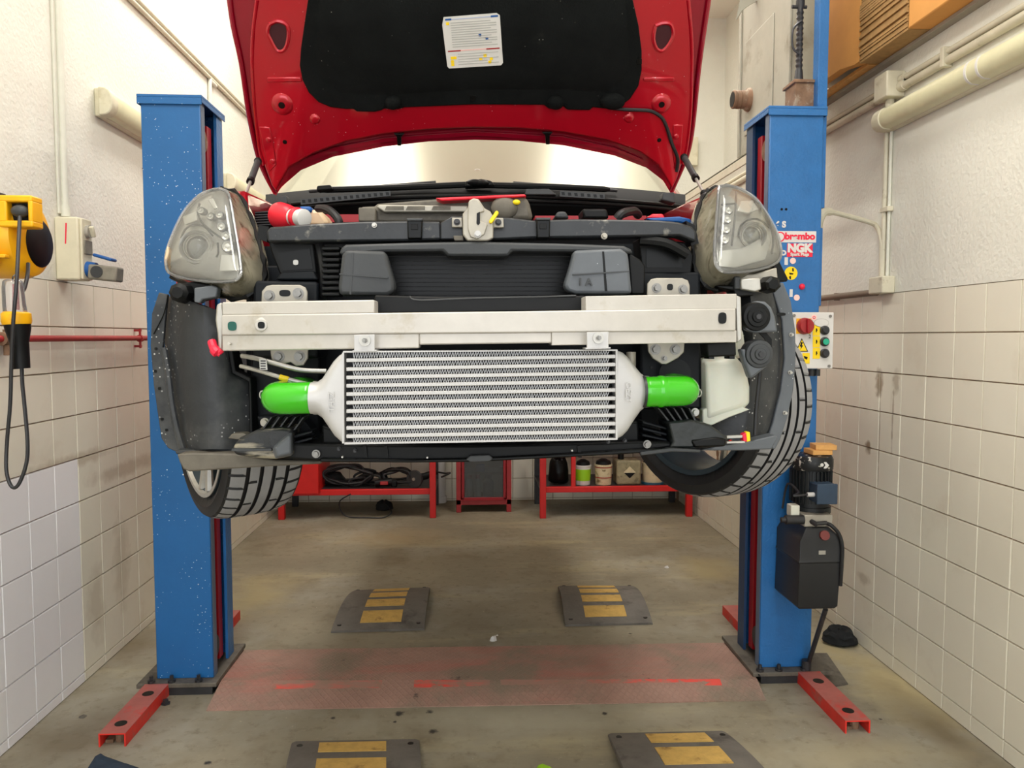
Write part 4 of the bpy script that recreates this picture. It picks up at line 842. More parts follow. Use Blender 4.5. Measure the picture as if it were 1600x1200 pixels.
b3 = bucket('tin', 'yellowed tub on a blue lid behind the right wheel', 1003, 1036, 722, m_grime, None, m_black, .16)
build('lid', MB().cyl((b3[1], b3[2], b3[3]), (b3[1], b3[2], b3[3] + .018), b3[5]*1.08, 24), m_petrol, b3[0])
k = blob('black_sack', 'black shiny sack at the left end of the right bench shelf', 'sack', V((W(873, 740, cy0_ + .2).x, cy0_ + .2, 0)), .1, .09, .26, m_black2, 31); k.location.z += czs
# chain hanging on right wall, seen through the wheel
chx = XR - .03
cp0 = WX(1128, 708, chx)
t = thing('wall_chain', 'short rusty chain hanging on the right wall seen through the wheel', 'chain', cp0 + V((0, 0, -.1)))
for j, dy in enumerate((-.11, .11)):
    for i in range(6):
        c = cp0 + V((0, dy, .2 - i*.055)); pts = [c + V(((.008*math.cos(a_), .014*math.cos(a_), .03*math.sin(a_)) if i % 2 else (0, .016*math.cos(a_), .03*math.sin(a_)))) for a_ in [2*math.pi*q_/10 for q_ in range(11)]]
        build('link', MB().tube(pts, .006, 6), m_rust, t)
    build('wall_hook', MB().cyl(cp0 + V((0, dy, .23)), cp0 + V((.03, dy, .23)), .006, 8), m_rust, t)
# ------------------------------------------------------------------ the car
car = thing('car', 'red hatchback on the lift with front bumper removed and bonnet open', 'car', V((.02, 3.9, 1.06)))
def pp(name, pts, Y, d, mat, par=None, bev=0, **k):
    return build(name, MB().prism(PX(pts, Y), (0, d, 0)), mat, par or car, bev=bev, **k)
def bolt(u, v, Y, r, par, mat=None, n=6, washer=True):
    c = W(u, v, Y); s = Y / F; m = MB()
    if washer: m.cyl(c + V((0, -.002, 0)), c + V((0, .003, 0)), r*s, 18)
    m.cyl(c + V((0, -.012, 0)), c, r*s*.68, n)
    return build('bolt', m, mat or m_bolt, par)
def hole(u, v, Y, ru, rv, par, mat=None):  # flat disc, dark by default, painted as the shade inside a hole
    c = W(u, v, Y); s = Y / F
    return build('hole', MB().prism([c + V((ru*s*math.copysign(abs(math.cos(a))**.7, math.cos(a)), 0, rv*s*math.copysign(abs(math.sin(a))**.7, math.sin(a)))) for a in [2*math.pi*i/20 for i in range(20)]], (0, .002, 0)), mat or m_black2, par)
# --- bonnet
AL = math.radians(55); H0 = W(740, 300, 2.75); HN = V((0, -math.sin(AL), -math.cos(AL)))
def HP(u, v, off=0.0):
    d = ray(u, v); o = H0 + HN*off; return CAM + d * ((o - CAM).dot(HN) / d.dot(HN))
def hpoly(name, pts, off, th, mat, par, bev=0, **k):
    return build(name, MB().prism([HP(u, v, off) for u, v in pts], HN * -th), mat, par, bev=bev, **k)
bon = build('bonnet', MB().prism([HP(u, v, -.04) for u, v in
    [(336, -130), (355, 0), (362, 40), (375, 100), (387, 180), (400, 240), (412, 272), (424, 296), (431, 306), (440, 292), (470, 266), (520, 245), (600, 229), (670, 221), (740, 218.5), (810, 220), (880, 227), (960, 243), (1010, 262), (1036, 282), (1048, 302), (1056, 290), (1068, 262), (1078, 235), (1085, 195), (1095, 100), (1108, 20), (1111, 0), (1132, -130)]], HN * -.006), m_carred2, car)
inner = [(392, -130), (402, 0), (396, 40), (393, 100), (398, 180), (405, 235), (414, 262), (424, 290), (431, 300), (436, 290), (452, 262), (490, 240), (540, 222), (600, 210), (670, 203), (740, 200), (810, 201), (880, 207), (950, 220), (1000, 238), (1028, 258), (1044, 285), (1050, 296), (1058, 280), (1066, 255), (1074, 230), (1080, 180), (1082, 100), (1079, 40), (1075, 0), (1086, -130)]
build('inner_panel', MB().prism([HP(u, v, 0) for u, v in inner], HN * -.036), m_carred, bon, bev=.007, seg=3)
def hloop(name, pts, off, r, mat, par, n=6, closed=True, k=4):
    q = [HP(u, v, off) for u, v in pts]; q = q + [q[0]] if closed else q
    return build(name, MB().tube(smooth_path(q, k), r, n), mat, par)
hloop('hem', [(357, -10), (364, 40), (377, 100), (389, 180), (402, 240), (414, 272), (430, 302)], -.034, .008, m_carred2, bon, 8, False)
hloop('hem', [(1109, -10), (1093, 100), (1083, 195), (1076, 235), (1066, 262), (1049, 300)], -.034, .008, m_carred2, bon, 8, False)
hloop('fold', [(401, 0), (394, 60), (394, 120), (399, 180), (405, 232), (412, 258)], .0, .005, m_carred, bon, 8, False)
hloop('fold', [(1076, 0), (1081, 60), (1081, 120), (1079, 180), (1073, 232), (1066, 256)], .0, .005, m_carred, bon, 8, False)
pad = [(492, -130), (481, 0), (475, 40), (470, 75), (468, 103), (472, 125), (482, 145), (497, 160), (516, 168), (540, 171), (553, 171), (557, 175), (585, 175.5), (596, 173), (600, 170), (606, 171), (614, 172), (624, 171), (632, 168.5), (740, 164), (850, 164.5), (857, 170), (866, 172), (875, 170), (880, 166), (886, 172), (922, 173), (926, 168), (934, 169), (952, 171), (968, 168), (985, 155), (998, 135), (1003, 110), (1003, 80), (998, 40), (989, 0), (984, -130)]
ins = build('insulation_pad', MB().prism([HP(u, v, .01) for u, v in pad], HN * -.02), m_pad, bon, bev=.006, seg=3)
build('raised_field', MB().loft([[HP(u, v, o) for u, v in pts] for o, pts in (
    (.008, [(506, -120), (494, 30), (492, 90), (503, 125), (530, 148), (600, 150), (740, 142), (870, 142), (950, 146), (972, 130), (985, 100), (982, 40), (968, -120)]),
    (.03, [(522, -110), (511, 30), (512, 85), (525, 108), (548, 122), (610, 126), (740, 124), (870, 122), (935, 122), (952, 112), (966, 90), (962, 40), (950, -110)]))], False), m_pad, ins, smooth=60)
for u, v, ru, rv, h in ((614, 160, 13, 11, .022), (868, 160, 13, 11, .022), (957, 158, 20, 13, .024)):
    c = HP(u, v, .012); e1 = HP(u + ru, v, .012) - c; e2 = HP(u, v - rv, .012) - c
    build('bump', MB().loft([[c + (e1*math.cos(a) + e2*math.sin(a))*f + HN*(h*g) for a in [2*math.pi*i/18 for i in range(18)]] for f, g in ((1, 0), (.95, .4), (.7, .85), (.3, 1))], False), m_pad, ins, smooth=60)
for u0, u1, vv in ((735, 743, 154), (996, 1003, 96)): 
    hpoly('clip', [(u0, vv - 4), (u1, vv - 4), (u1, vv + 4), (u0, vv + 4)], .0125, .003, m_black2, ins)
for s, pts in ((0, [(421, 38), (433, 33), (447, 38), (451, 50), (449, 68), (443, 79), (433, 79), (424, 64), (418, 50)]), (1, [(1024, 40), (1036, 36), (1048, 38), (1052, 52), (1047, 66), (1036, 79), (1026, 76), (1021, 60)])):
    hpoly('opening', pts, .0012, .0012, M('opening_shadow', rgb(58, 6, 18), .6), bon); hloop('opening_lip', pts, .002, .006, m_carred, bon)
for u, v, r in ((441, 163, 17), (1033, 162, 16)):
    c = HP(u, v, 0); sz = r * 2.5 / F
    e1 = V((1, 0, 0)); e2 = HN.cross(e1)
    rg = lambda rr, h: [c + (e1*math.cos(a) + e2*math.sin(a))*rr + HN*h for a in [2*math.pi*i/24 for i in range(24)]]
    build('stamped_boss', MB().loft([rg(sz, .0), rg(sz*.85, .006), rg(sz*.6, .009), rg(sz*.32, .0095)], False), m_carred, bon, smooth=70)
    build('hole', MB().prism(rg(sz*.3, .0105), HN * -.002), m_black2, bon)  # flat black disc stands for the dark of the hole
for u, v, r, mat in ((492, 186, 8, m_carred), (983, 184, 8, m_carred), (445, 222, 3.4, m_black2), (1030, 219, 3.4, m_black2), (420, 218, 5, m_carred), (426, 252, 5, m_carred), (1056, 213, 5, m_carred)):
    c = HP(u, v, .001); sz = r * 2.6 / F; e2 = HN.cross(V((1, 0, 0)))
    rg = lambda rr, h: [c + (V((1,0,0))*math.cos(a) + e2*math.sin(a))*rr + HN*h for a in [2*math.pi*i/16 for i in range(16)]]
    build('boss' if mat is m_carred else 'hole', MB().loft([rg(sz, 0), rg(sz*.8, .005 if mat is m_carred else .0005), rg(sz*.3, .006 if mat is m_carred else .0006)], False), mat, bon, smooth=70)
for pts in ([(417, 121), (470, 121), (472, 128), (417, 129)], [(1006, 121), (1054, 121), (1054, 128), (1005, 127)]): hpoly('rib', pts, .005, .01, m_carred, bon, .003)
for pts in ([(404, 198), (421, 199), (426, 215), (432, 258), (420, 270)], [(1068, 195), (1052, 195), (1050, 232), (1054, 262), (1062, 262)]): hpoly('hinge_plate', pts, .004, .008, m_carred, bon, .003)
for u, v in ((624, 222), (856, 220)): hpoly('stop_clip', [(u - 9, v - 13), (u + 8, v - 13), (u + 3, v - 8), (u + 3, v + 6), (u - 3, v + 6), (u - 4, v - 8)], .008, .012, m_black2, bon, .002)
hloop('washer_hose', [(950, 168), (975, 171), (1000, 172), (1018, 174), (1034, 184), (1042, 200), (1050, 225), (1059, 248), (1057, 268)], .012, .006, m_hose, bon, 8, False)
hpoly('weatherstrip', [(470, 258), (520, 238), (600, 222), (740, 212), (880, 220), (960, 236), (1004, 254), (1006, 250), (960, 231), (880, 214), (740, 206), (600, 216), (520, 231), (470, 250)], -.028, .006, m_carred2, bon)
# warning label under the bonnet
lbl = hpoly('warning_label', [(693, 27), (776, 20.5), (781, 24), (786, 98), (783, 102), (702, 107), (699, 104), (691, 39)], .0325, .002, m_white, bon, label='white printed warning label')
m_txt = M('print_grey', rgb(176, 176, 172), .6)
def LP(f, g):   # f across, g down on the label
    a = V((692.5, 27.5)).lerp(V((780.5, 20.8)), f); b = V((699.5, 106.5)).lerp(V((786, 101.5)), f); c = a.lerp(b, g); return (c.x, c.y)
def lrect(name, f0, g0, f1, g1, mat): return hpoly(name, [LP(f0, g0), LP(f1, g0), LP(f1, g1), LP(f0, g1)], .0332, .0012, mat, lbl)
lrect('blue_header', .03, .03, .14, .065, m_blueplug); lrect('blue_header', .84, .03, .97, .065, m_blueplug); lrect('header_line', .14, .04, .84, .06, M('pale_blue', rgb(170, 180, 205), .6))
lrect('red_bar', .03, .66, .26, .685, m_redpipe); lrect('red_bar', .72, .66, .96, .685, m_redpipe); lrect('header_line', .26, .66, .72, .68, M('pale_red', rgb(235, 185, 180), .6))
for i in range(11): lrect('print_line', .12, .11 + i*.047, .93 - .1*((i*7) % 3 == 0), .13 + i*.047, m_txt)
for i in range(5): lrect('print_line', .2, .73 + i*.05, .93 - .2*(i % 2), .745 + i*.05, m_txt)
for f, g in ((.04, .1), (.07, .78), (.12, .78), (.07, .85), (.07, .91), (.66, .77), (.77, .84), (.74, .9), (.58, .83)): lrect('yellow_symbol', f, g, f + .055, g + .055, m_yel2)
for f, g in ((.6, .37), (.72, .44)): lrect('blue_symbol', f, g, f + .05, g + .05, m_blueplug)
# gas struts
for a, b in (((403, 252, 2.62), (383, 306, 2.42)), ((1069, 246, 2.62), (1100, 302, 2.42))):
    p0, p1 = W(*a), W(*b); mid = p0.lerp(p1, .62)
    st = build('gas_strut', MB().cyl(p0, mid, .0105, 12), m_grey, car)
    build('rod', MB().cyl(mid, p1, .005, 10), m_steel, st)
    build('ball_joint', MB().sphere(p0, .013, 8).sphere(p1, .012, 8), m_black, st)
    build('end_cap', MB().cyl(p0.lerp(p1, .56), mid, .0125, 12), m_black, st)
# --- windscreen, scuttle, wipers
def scut(f):  # f -1..1 across
    u = 743 + 312*f; v = 286 + 17*abs(f)**2.2; return u, v, 2.86 + .32*abs(f)**2
base = [W(*scut(-1 + 2*i/24)) for i in range(25)]
top = [p + V((-.10*(i-12)/12*1.0, .95, .47)) for i, p in enumerate(base)]
mid_ = [b.lerp(t, .5) + V((0, 0, .03)) for b, t in zip(base, top)]
build('windscreen', MB().loft([base, mid_, top], False, False, False), m_wind, car, smooth=60, recalc=False)
for k in (0, 24):
    sx = -1 if k == 0 else 1
    path = [base[k] + V((0, 0, -.03)), mid_[k], top[k]]
    build('pillar', MB().loft([[p + V((0, 0, .005)), p + V((sx*.03, -.005, .0)), p + V((sx*.09, .06, -.02)), p + V((sx*.05, .1, -.05)), p + V((0, .02, -.02))] for p in path]), m_carred, car)
rf0 = top; rf = [[p + V((0, dy, dz - .04*abs((i-12)/12)**2)) for i, p in enumerate(top)] for dy, dz in ((0, 0), (.5, .05), (1.1, .03), (1.6, -.06))]
build('roof', MB().loft(rf, False, False, False), m_carred, car, smooth=60)
ring = W(746, 269, 2.99)
build('screen_sensor_ring', MB().tube([ring + V((.013*math.cos(a), .006*math.sin(a), .013*math.sin(a))) for a in [2*math.pi*i/16 for i in range(17)]], .0012, 5), m_white, car)
sc = build('scuttle_panel', MB().loft([[W(u, v, y) for u, v, y in [(743 + 328*f, 286 + 18*abs(f)**2.2 + 0, 2.85 + .3*f*f), (743 + 328*f, 302 + 14*abs(f)**2.2, 2.72 + .2*f*f), (743 + 328*f, 306 + 14*abs(f)**2.2, 2.70 + .2*f*f), (743 + 328*f, 320 + 10*f*f, 2.70 + .2*f*f), (743 + 328*f, 338, 2.74 + .2*f*f), (743 + 328*f, 338, 2.9 + .2*f*f)]] for f in [-1 + i/10 for i in range(21)]], True, True, True), m_scut, car, smooth=30)
for dv in (0, 6.5): build('seal', MB().tube([W(743 + 322*f, 306 + dv + 16*abs(f)**2, 2.69 + .2*f*f) for f in [-1 + i/8 for i in range(17)]], .006, 8), m_black, sc)
for u0, u1, v0, v1 in ((470, 610, 311, 298), (875, 945, 298, 303)):
    gr = build('grille', MB().prism(PX([(u0, v0), (u1, v1), (u1, v1 + 8), (u0, v0 + 9)], 2.695), (0, .01, 0)), m_grey, sc)
    n = int((u1 - u0)/9)
    for i in range(n):
        f = (i + .5)/n; u = u0 + (u1 - u0)*f; v = v0 + (v1 - v0)*f + 4.2
        build('slot', MB().prism(PX([(u - 3, v - 2.5), (u + 2, v - 2.5), (u + 3, v + 2.5), (u - 2, v + 2.5)], 2.6945), (0, .001, 0)), m_black2, gr)
pp('trim_cover', [(822, 295), (858, 295), (870, 304), (820, 304)], 2.69, .03, m_grey, sc, .003)
for pts in ([(1047, 303, 2.66), (1056, 297, 2.66), (1056, 316, 2.66), (1042, 316, 2.66)],): pp('trim_end', [(1036, 301), (1054, 300), (1056, 318), (1034, 312)], 2.66, .05, m_grey, sc, .004)
pp('trim_end', [(431, 308), (447, 305), (450, 318), (432, 320)], 2.66, .05, m_grey, sc, .004)
for a, b, c in (((742, 286), (620, 294), (498, 297)), ((752, 287), (870, 293), (952, 296))):
    wp = build('wiper', MB().tube(smooth_path([W(a[0], a[1] + 2, 2.74), W(b[0], b[1] - 1, 2.76), W(c[0], c[1], 2.80)], 6), [.011]*12 + [.008], 8), m_black, car)
    build('blade', MB().tube([W(a[0] + (c[0]-a[0])*.25, a[1] - 1, 2.78), W(c[0] + (c[0]-a[0])*.06, c[1] + 2, 2.84)], .006, 6), m_hose, wp)
    build('spindle_cap', MB().sphere(W(a[0], a[1], 2.73), .022, 8, (1.4, 1, .6)), m_black, wp)
pp('wiper_pivot_cover', [(728, 282), (752, 279), (768, 282), (774, 290), (726, 292)], 2.72, .05, m_black, car, .006)
pp('wiper_pivot_cover', [(495, 290), (516, 288), (520, 296), (494, 298)], 2.76, .05, m_black, car, .005)
# --- wings and body
def wing(sx):
    xo = W(246 if sx < 0 else 1229, 440, 2.12).x
    rings = []
    for y, dz, dx in ((2.17, 0, .03), (2.25, .02, .005), (2.6, .05, -.02), (3.0, .07, -.03), (3.25, .08, -.03)):
        x = xo + sx*(-dx)
        prof = [(0, 1.70), (0, 1.8), (.01, 1.9), (.05, 1.99), (.12, 2.01), (.19, 2.01), (.2, 2.0), (.2, 1.9), (.06, 1.70)]
        rings.append([V((x - sx*a, y, z + dz - (.03 if y < 2.2 else 0)*(a > .1))) for a, z in prof])
    build('front_wing', MB().loft(rings), m_carred, car, smooth=50)
    # side of the car behind the wheel
    rings = []
    for y, w_, zt in ((3.25, .885, 2.06), (4.2, .9, 2.12), (5.4, .9, 2.16), (5.95, .8, 2.05)):
        prof = [(w_ - .06, 1.34), (w_ - .01, 1.5), (w_, 1.75), (w_ - .03, zt - .1), (w_ - .12, zt)]
        rings.append([V((.02 + sx*a, y, z)) for a, z in prof] + [V((.02 + sx*(a - .03), y, z)) for a, z in reversed(prof)])
    build('body_side', MB().loft(rings), m_carred, car, smooth=50)
    rings = []
    for i, y in enumerate((3.45, 3.85, 4.8, 5.5)):
        prof = [(.78, 2.1), (.6, 2.6 if 0 < i < 3 else 2.2)]
        rings.append([V((.02 + sx*a, y, z)) for a, z in prof] + [V((.02 + sx*(a - .012), y, z)) for a, z in reversed(prof)])
    build('side_window', MB().loft(rings), m_black2, car)
for s in (-1, 1): wing(s)
build('underbody', MB().box(-.72, .76, 2.75, 5.9, 1.285, 1.40), m_black, car, bev=.02)
build('dashboard', MB().box(-.68, .72, 3.15, 3.6, 1.95, 2.14), m_black, car, bev=.03)
build('tail_panel', MB().box(-.74, .78, 5.85, 5.95, 1.4, 2.2), m_carred, car, bev=.03)
# --- wheels
def wheel(c, steer, side, sgn):
    # axis along local +x towards the outside of the car (side), built about origin
    R, Wd = .32, .225; rimr = .240; NA = 360
    wl_ = thing_part('wheel', c)
    prof = [(-.5*Wd + .012, rimr), (-.5*Wd, rimr + .02), (-.5*Wd - .006, rimr + .035), (-.5*Wd + .0, R - .035), (-.49*Wd, R - .016)]
    edges = [-.42, -.40, -.305, -.29, -.255, -.24, -.10, -.085, -.05, -.035, .035, .05, .085, .10, .24, .255, .29, .305, .40, .42]
    tr = []
    for e in edges: tr.append((e*Wd, R))
    groove = {(4): 1}
    xs = []
    for k, e in enumerate([-.46, -.42, -.36, -.31, -.285, -.283, -.235, -.233, -.20, -.15, -.12, -.109, -.107, -.059, -.057, 0.0, .057, .059, .107, .109, .12, .15, .20, .233, .235, .283, .285, .31, .36, .42, .46]):
        g = .234 <= abs(e) <= .284 or .058 <= abs(e) <= .108
        xs.append((e*Wd, R - (.009 if g else 0) - .011*(abs(e)/.46)**4, g))
    full = [(a, b, False) for a, b in prof] + xs + [(-a, b, False) for a, b in reversed(prof)]
    rings = []
    for i in range(NA):
        a_ = 2*math.pi*i/NA; ring = []
        for (x, r, g) in full:
            e = x/Wd
            if abs(e) <= .47 and not g:
                if abs(e) > .29 and i % 9 == 0: r -= .005
                elif .115 < abs(e) < .23 and (i + 4) % 18 == 0: r -= .005
            ring.append(V((x, r*math.cos(a_), r*math.sin(a_))))
        rings.append(ring)
    vs = [p for r_ in rings for p in r_]; n = len(full); fs = []
    for i in range(NA):
        for k in range(n - 1): fs.append([i*n+k, i*n+k+1, ((i+1) % NA)*n+k+1, ((i+1) % NA)*n+k])
    Rm = Matrix.Translation(c) @ Matrix.Rotation(steer, 4, 'Z') @ Matrix.Rotation(math.radians(1.5)*sgn, 4, 'Y')
    m = MB().add(vs, fs).xf(Rm)
    ty_ = build('tyre', m, m_rubber, wl_, smooth=25)
    ty_.data.materials.append(m_rubber2)
    idx = []
    for i in range(NA):
        for k in range(n - 1):
            (x0_, r0_, g0_), (x1_, r1_, g1_) = full[k], full[k+1]; e = (x0_ + x1_)/2/Wd
            dark = g0_ or g1_ or abs(e) > .465  # grooves and sipes painted dark for their shade; sidewalls are black rubber
            if not dark:
                if abs(e) > .29 and i % 9 == 0: dark = True
                elif .115 < abs(e) < .23 and (i + 4) % 18 == 0: dark = True
            idx.append(1 if dark else 0)
    ty_.data.polygons.foreach_set('material_index', idx)
    o = sgn
    build('rim_barrel', MB().lathe((0,0,0), (o, 0, 0), [(rimr + .004, -.112), (rimr - .012, -.108), (rimr - .016, -.09), (rimr - .02, .02), (rimr - .03, .06), (rimr - .02, .09), (rimr - .008, .108), (rimr + .006, .113), (rimr + .006, .1), (rimr - .002, .09), (rimr - .012, .05), (rimr - .008, -.1), (rimr + .004, -.105)], 48, cap=False).xf(Rm), m_barrel, wl_, smooth=40)
    for i in range(5):
        for dd in (-.16, .16):
            a_ = 2*math.pi*i/5 + dd + .93; a2 = 2*math.pi*i/5 + dd*.45 + .93
            p0 = V((.085*o, .05*math.cos(a2), .05*math.sin(a2))); p1 = V((.1*o, (rimr - .012)*math.cos(a_), (rimr - .012)*math.sin(a_)))
            build('spoke', MB().tube([p0, p0.lerp(p1, .5), p1], [.018, .010, .013], 6).xf(Rm), m_steel, wl_)
    build('rim_lip', MB().lathe((0,0,0), (o,0,0), [(rimr + .004, .1), (rimr + .006, .116), (rimr - .006, .116), (rimr - .012, .1)], 48, cap=False).xf(Rm), m_steel, wl_)
    build('hub', MB().lathe((0,0,0), (o,0,0), [(.06, .03), (.06, .09), (.045, .1), (.03, .102)], 24).xf(Rm), m_steel, wl_)
    build('brake_disc', MB().lathe((0,0,0), (o,0,0), [(.15, -.02), (.15, .0), (.08, .0), (.08, .04)], 36).xf(Rm), m_bolt, wl_)
    build('knuckle', MB().cyl((-.06*o, 0, 0), (.02*o, 0, 0), .06, 16).obox((-.05*o, .08, .02), (.05, .18, .09)).xf(Rm), m_dkmetal, wl_)
    return wl_
def thing_part(name, c):
    e = bpy.data.objects.new(name, None); return link(e, car, c)
cl = W(367, 650, 2.50); cl.z = W(392, 809, 2.45).z + .32
cr = W(1113, 620, 2.55); cr.z = W(1130, 777, 2.5).z + .32
wheel(cl, math.radians(34), 0, -1)
wheel(cr, math.radians(31), 0, 1)
# --- structure behind the front end
pp('front_bulkhead', [(385, 385), (1105, 380), (1105, 560), (1095, 690), (1000, 702), (500, 716), (392, 706), (385, 560)], 2.14, .06, m_dkbody, car)
pp('chassis_leg_panel', [(392, 415), (500, 415), (500, 720), (392, 712)], 2.06, .08, m_dkbody, car, .006)
pp('chassis_leg_panel', [(996, 415), (1096, 415), (1096, 692), (1000, 702)], 2.06, .08, m_dkbody, car, .006)
pp('mounting_box', [(395, 438), (497, 440), (497, 560), (395, 560)], 1.96, .12, m_dkbody, car, .008)
pp('mounting_box', [(1000, 425), (1095, 425), (1097, 640), (1000, 640)], 1.97, .11, m_dkbody, car, .008)
# lamp carrier brackets each side of the radiator
lb_ = pp('lamp_bracket', [(419, 377), (490, 380), (496, 436), (437, 428), (424, 395)], 1.99, .08, m_black, car, .004)
pp('opening', [(432, 396), (484, 388), (489, 420), (442, 423)], 1.988, .003, m_black2, lb_)
hole(462, 410, 1.985, 4, 4, lb_, m_steel)
pp('bracket_lip', [(440, 425), (490, 423), (497, 437), (430, 437)], 1.97, .05, m_dkbody, lb_, .004)
lb_ = pp('lamp_bracket', [(998, 372), (1070, 378), (1084, 398), (1080, 432), (1004, 432)], 1.99, .08, m_black, car, .004)
pp('opening', [(1010, 388), (1062, 392), (1066, 418), (1010, 418)], 1.988, .003, m_black2, lb_)
build('arm', MB().tube(smooth_path([W(1000, 375, 1.96), W(1040, 380, 1.95), (W(1074, 398, 1.95))], 5), .014, 8), m_black, lb_)
build('wiring_loom', MB().tube(smooth_path([W(497, 376, 2.0), W(503, 400, 1.98), W(507, 430, 1.98), W(505, 462, 2.0)], 5), .012, 8), m_hose, car)
# crossmember
xm = pp('crossmember', [(416, 361), (422, 355), (480, 350), (560, 346), (640, 345), (688, 346), (690, 374), (640, 376), (560, 377), (418, 378)], 1.94, .06, m_xmem, car, .005)
pp('centre_section', [(688, 348), (706, 338), (724, 338), (724, 374), (688, 374)], 1.935, .05, m_xmem, xm, .003)
pp('right_section', [(768, 338), (800, 340), (832, 344), (900, 342), (980, 343), (1030, 344), (1060, 347), (1082, 354), (1088, 362), (1088, 378), (1062, 368), (980, 370), (832, 372), (768, 375)], 1.94, .06, m_xmem, xm, .005)
for u, v, w_ in ((648, 358, 12), (849, 357, 11)):
    k = pp('catch_socket', [(u - w_, v - 14), (u + w_, v - 14), (u + w_ - 1, v + 15), (u - w_ + 1, v + 15)], 1.925, .04, m_black2, xm, .003)
    pp('catch_insert', [(u - 6, v - 8), (u + 5, v - 8), (u + 5, v + 1), (u - 6, v + 1)], 1.9235, .006, m_black, k, .001)
    pp('catch_rim', [(u - w_ - 1, v - 17), (u + w_ + 1, v - 17), (u + w_, v - 13), (u - w_, v - 13)], 1.92, .045, m_grey, k, .002)
bolt(944, 369, 1.935, 5, xm, m_zinc); bolt(585, 352, 1.936, 4, xm, m_steel)
pp('bracket_end', [(404, 352), (420, 354), (417, 378), (402, 372)], 1.97, .05, m_black, xm)
pp('bracket_end', [(1072, 345), (1086, 352), (1092, 380), (1080, 384)], 1.97, .05, m_black, xm)
# latch
la_ = pp('bonnet_latch', [(723, 334), (731, 324), (733, 313), (740, 309.5), (748, 311), (757, 325), (766, 330), (771, 338), (771, 372), (762, 376), (730, 376), (723, 366)], 1.905, .022, m_zinc, car, .003)
pp('hook_plate', [(731, 340), (732, 315), (738, 311), (746, 312), (755, 322), (757, 330), (750, 332), (752, 346), (762, 350), (757, 366), (745, 374), (735, 370), (731, 358)], 1.898, .008, m_zinc, la_, .002)
pp('slot', [(745, 333), (750, 331), (750, 349), (747, 352), (744.5, 349)], 1.8965, .003, m_black2, la_)
bolt(746.5, 366, 1.896, 5.5, la_, m_ic, 16)
pp('release_lever', [(764, 345), (775, 329), (778, 329.5), (779.5, 333), (769, 348.5), (765, 349)], 1.885, .012, m_yel2, la_, .002)
for u, v in ((714, 347), (778.5, 347.5)):
    k = pp('fixing_plate', [(u - 8, v - 7), (u + 8, v - 7), (u + 9, v + 8), (u - 8, v + 8)], 1.918, .012, m_zinc, la_, .002); bolt(u, v, 1.916, 5, k, m_dkmetal)
pp('lower_tab', [(708, 368), (724, 368), (724, 376), (710, 376)], 1.915, .02, m_dusty, la_, .002)
# engine cover and intake behind the crossmember
ec = pp('intake_cover', [(768, 312), (822, 306), (828, 318), (834, 343), (770, 346)], 2.06, .2, m_dusty, car, .012)
build('moulded_boss', MB().sphere(W(788, 325, 2.06), .03, 10, (1.2, .5, 1)), m_dusty, ec)
build('cap', MB().sphere(W(807, 316, 2.05), .010, 8, (1, .6, .7)), m_yel2, ec)
pp('seal_strip', [(680, 309), (820, 303), (823, 307), (690, 314)], 2.05, .05, m_funnel, ec, .004)
pp('shroud_top', [(563, 323), (585, 322), (590, 318), (680, 311), (770, 308), (770, 347), (565, 347)], 2.1, .15, m_dusty, ec, .006)
fp = pp('front_plate', [(588, 323), (592, 320), (730, 321), (732, 331), (600, 331)], 2.07, .03, m_zinc, ec, .003)
for u in (617, 650, 690): pp('slot', [(u - 13, 322), (u + 14, 322), (u + 14, 328), (u - 16, 328)], 2.068, .003, m_dusty, fp)
pp('side_box', [(560, 324), (586, 324), (587, 346), (560, 346)], 2.05, .05, m_dusty, ec, .003)
# bits in the engine bay
fn = thing_part('filler_funnel', W(460, 336, 2.16))
c = W(446, 338, 2.16); ax = V((.75, -.6, -.15)).normalized()
build('bell', MB().lathe(c, ax, [(.035, -.03), (.037, -.022), (.034, 0), (.03, .02), (.024, .03)], 24), m_funnel, fn)
build('neck', MB().lathe(c + ax*.03, ax, [(.022, 0), (.022, .03), (.024, .035), (.024, .05), (.018, .052)], 20), m_white, fn)
build('ring', MB().lathe(c + ax*.04, ax, [(.024, 0), (.027, .004), (.027, .012), (.024, .016)], 20), m_funnel, fn)
ct = pp('coolant_tank', [(478, 327), (500, 327), (512, 345), (512, 354), (474, 354)], 2.2, .12, m_ref, car, .01)
pp('blue_cap', [(467, 322), (486, 322), (487, 332), (469, 331)], 2.19, .05, m_blueplug, ct, .006)
build('coolant_hose', MB().tube(smooth_path([W(497, 326, 2.18), W(507, 326, 2.15), W(518, 331, 2.12), W(528, 342, 2.1), W(530, 352, 2.1)], 5), .011, 10), m_hose, ct)
cv = pp('air_box', [(395, 330), (430, 328), (470, 330), (470, 356), (400, 358)], 2.3, .2, m_black, car, .01)
for i in range(6): pp('rib', [(398, 331 + i*4), (440, 329 + i*4), (440, 330.6 + i*4), (398, 332.6 + i*4)], 2.295, .01, m_grey, cv)
for pts, mm_ in (([(910, 326), (948, 326), (952, 341), (912, 341)], m_black), ([(868, 336), (872, 330), (884, 330), (890, 341), (868, 341)], m_grey)): pp('bay_module', pts, 2.25, .1, mm_, car, .006)
build('bay_hose', MB().tube(smooth_path([W(964, 342, 2.2), W(972, 334, 2.2), W(990, 330, 2.25), W(997, 336, 2.3)], 5), .013, 10), m_hose, car)
pp('red_inner_wing', [(836, 337), (1010, 337), (1010, 345), (836, 345)], 2.5, .1, m_redin, car)
pp('red_inner_wing', [(500, 335), (566, 335), (566, 347), (500, 347)], 2.5, .1, m_redin, car)
pp('red_cover', [(1010, 340), (1020, 334), (1036, 334), (1040, 342)], 2.2, .05, m_funnel, car, .004)
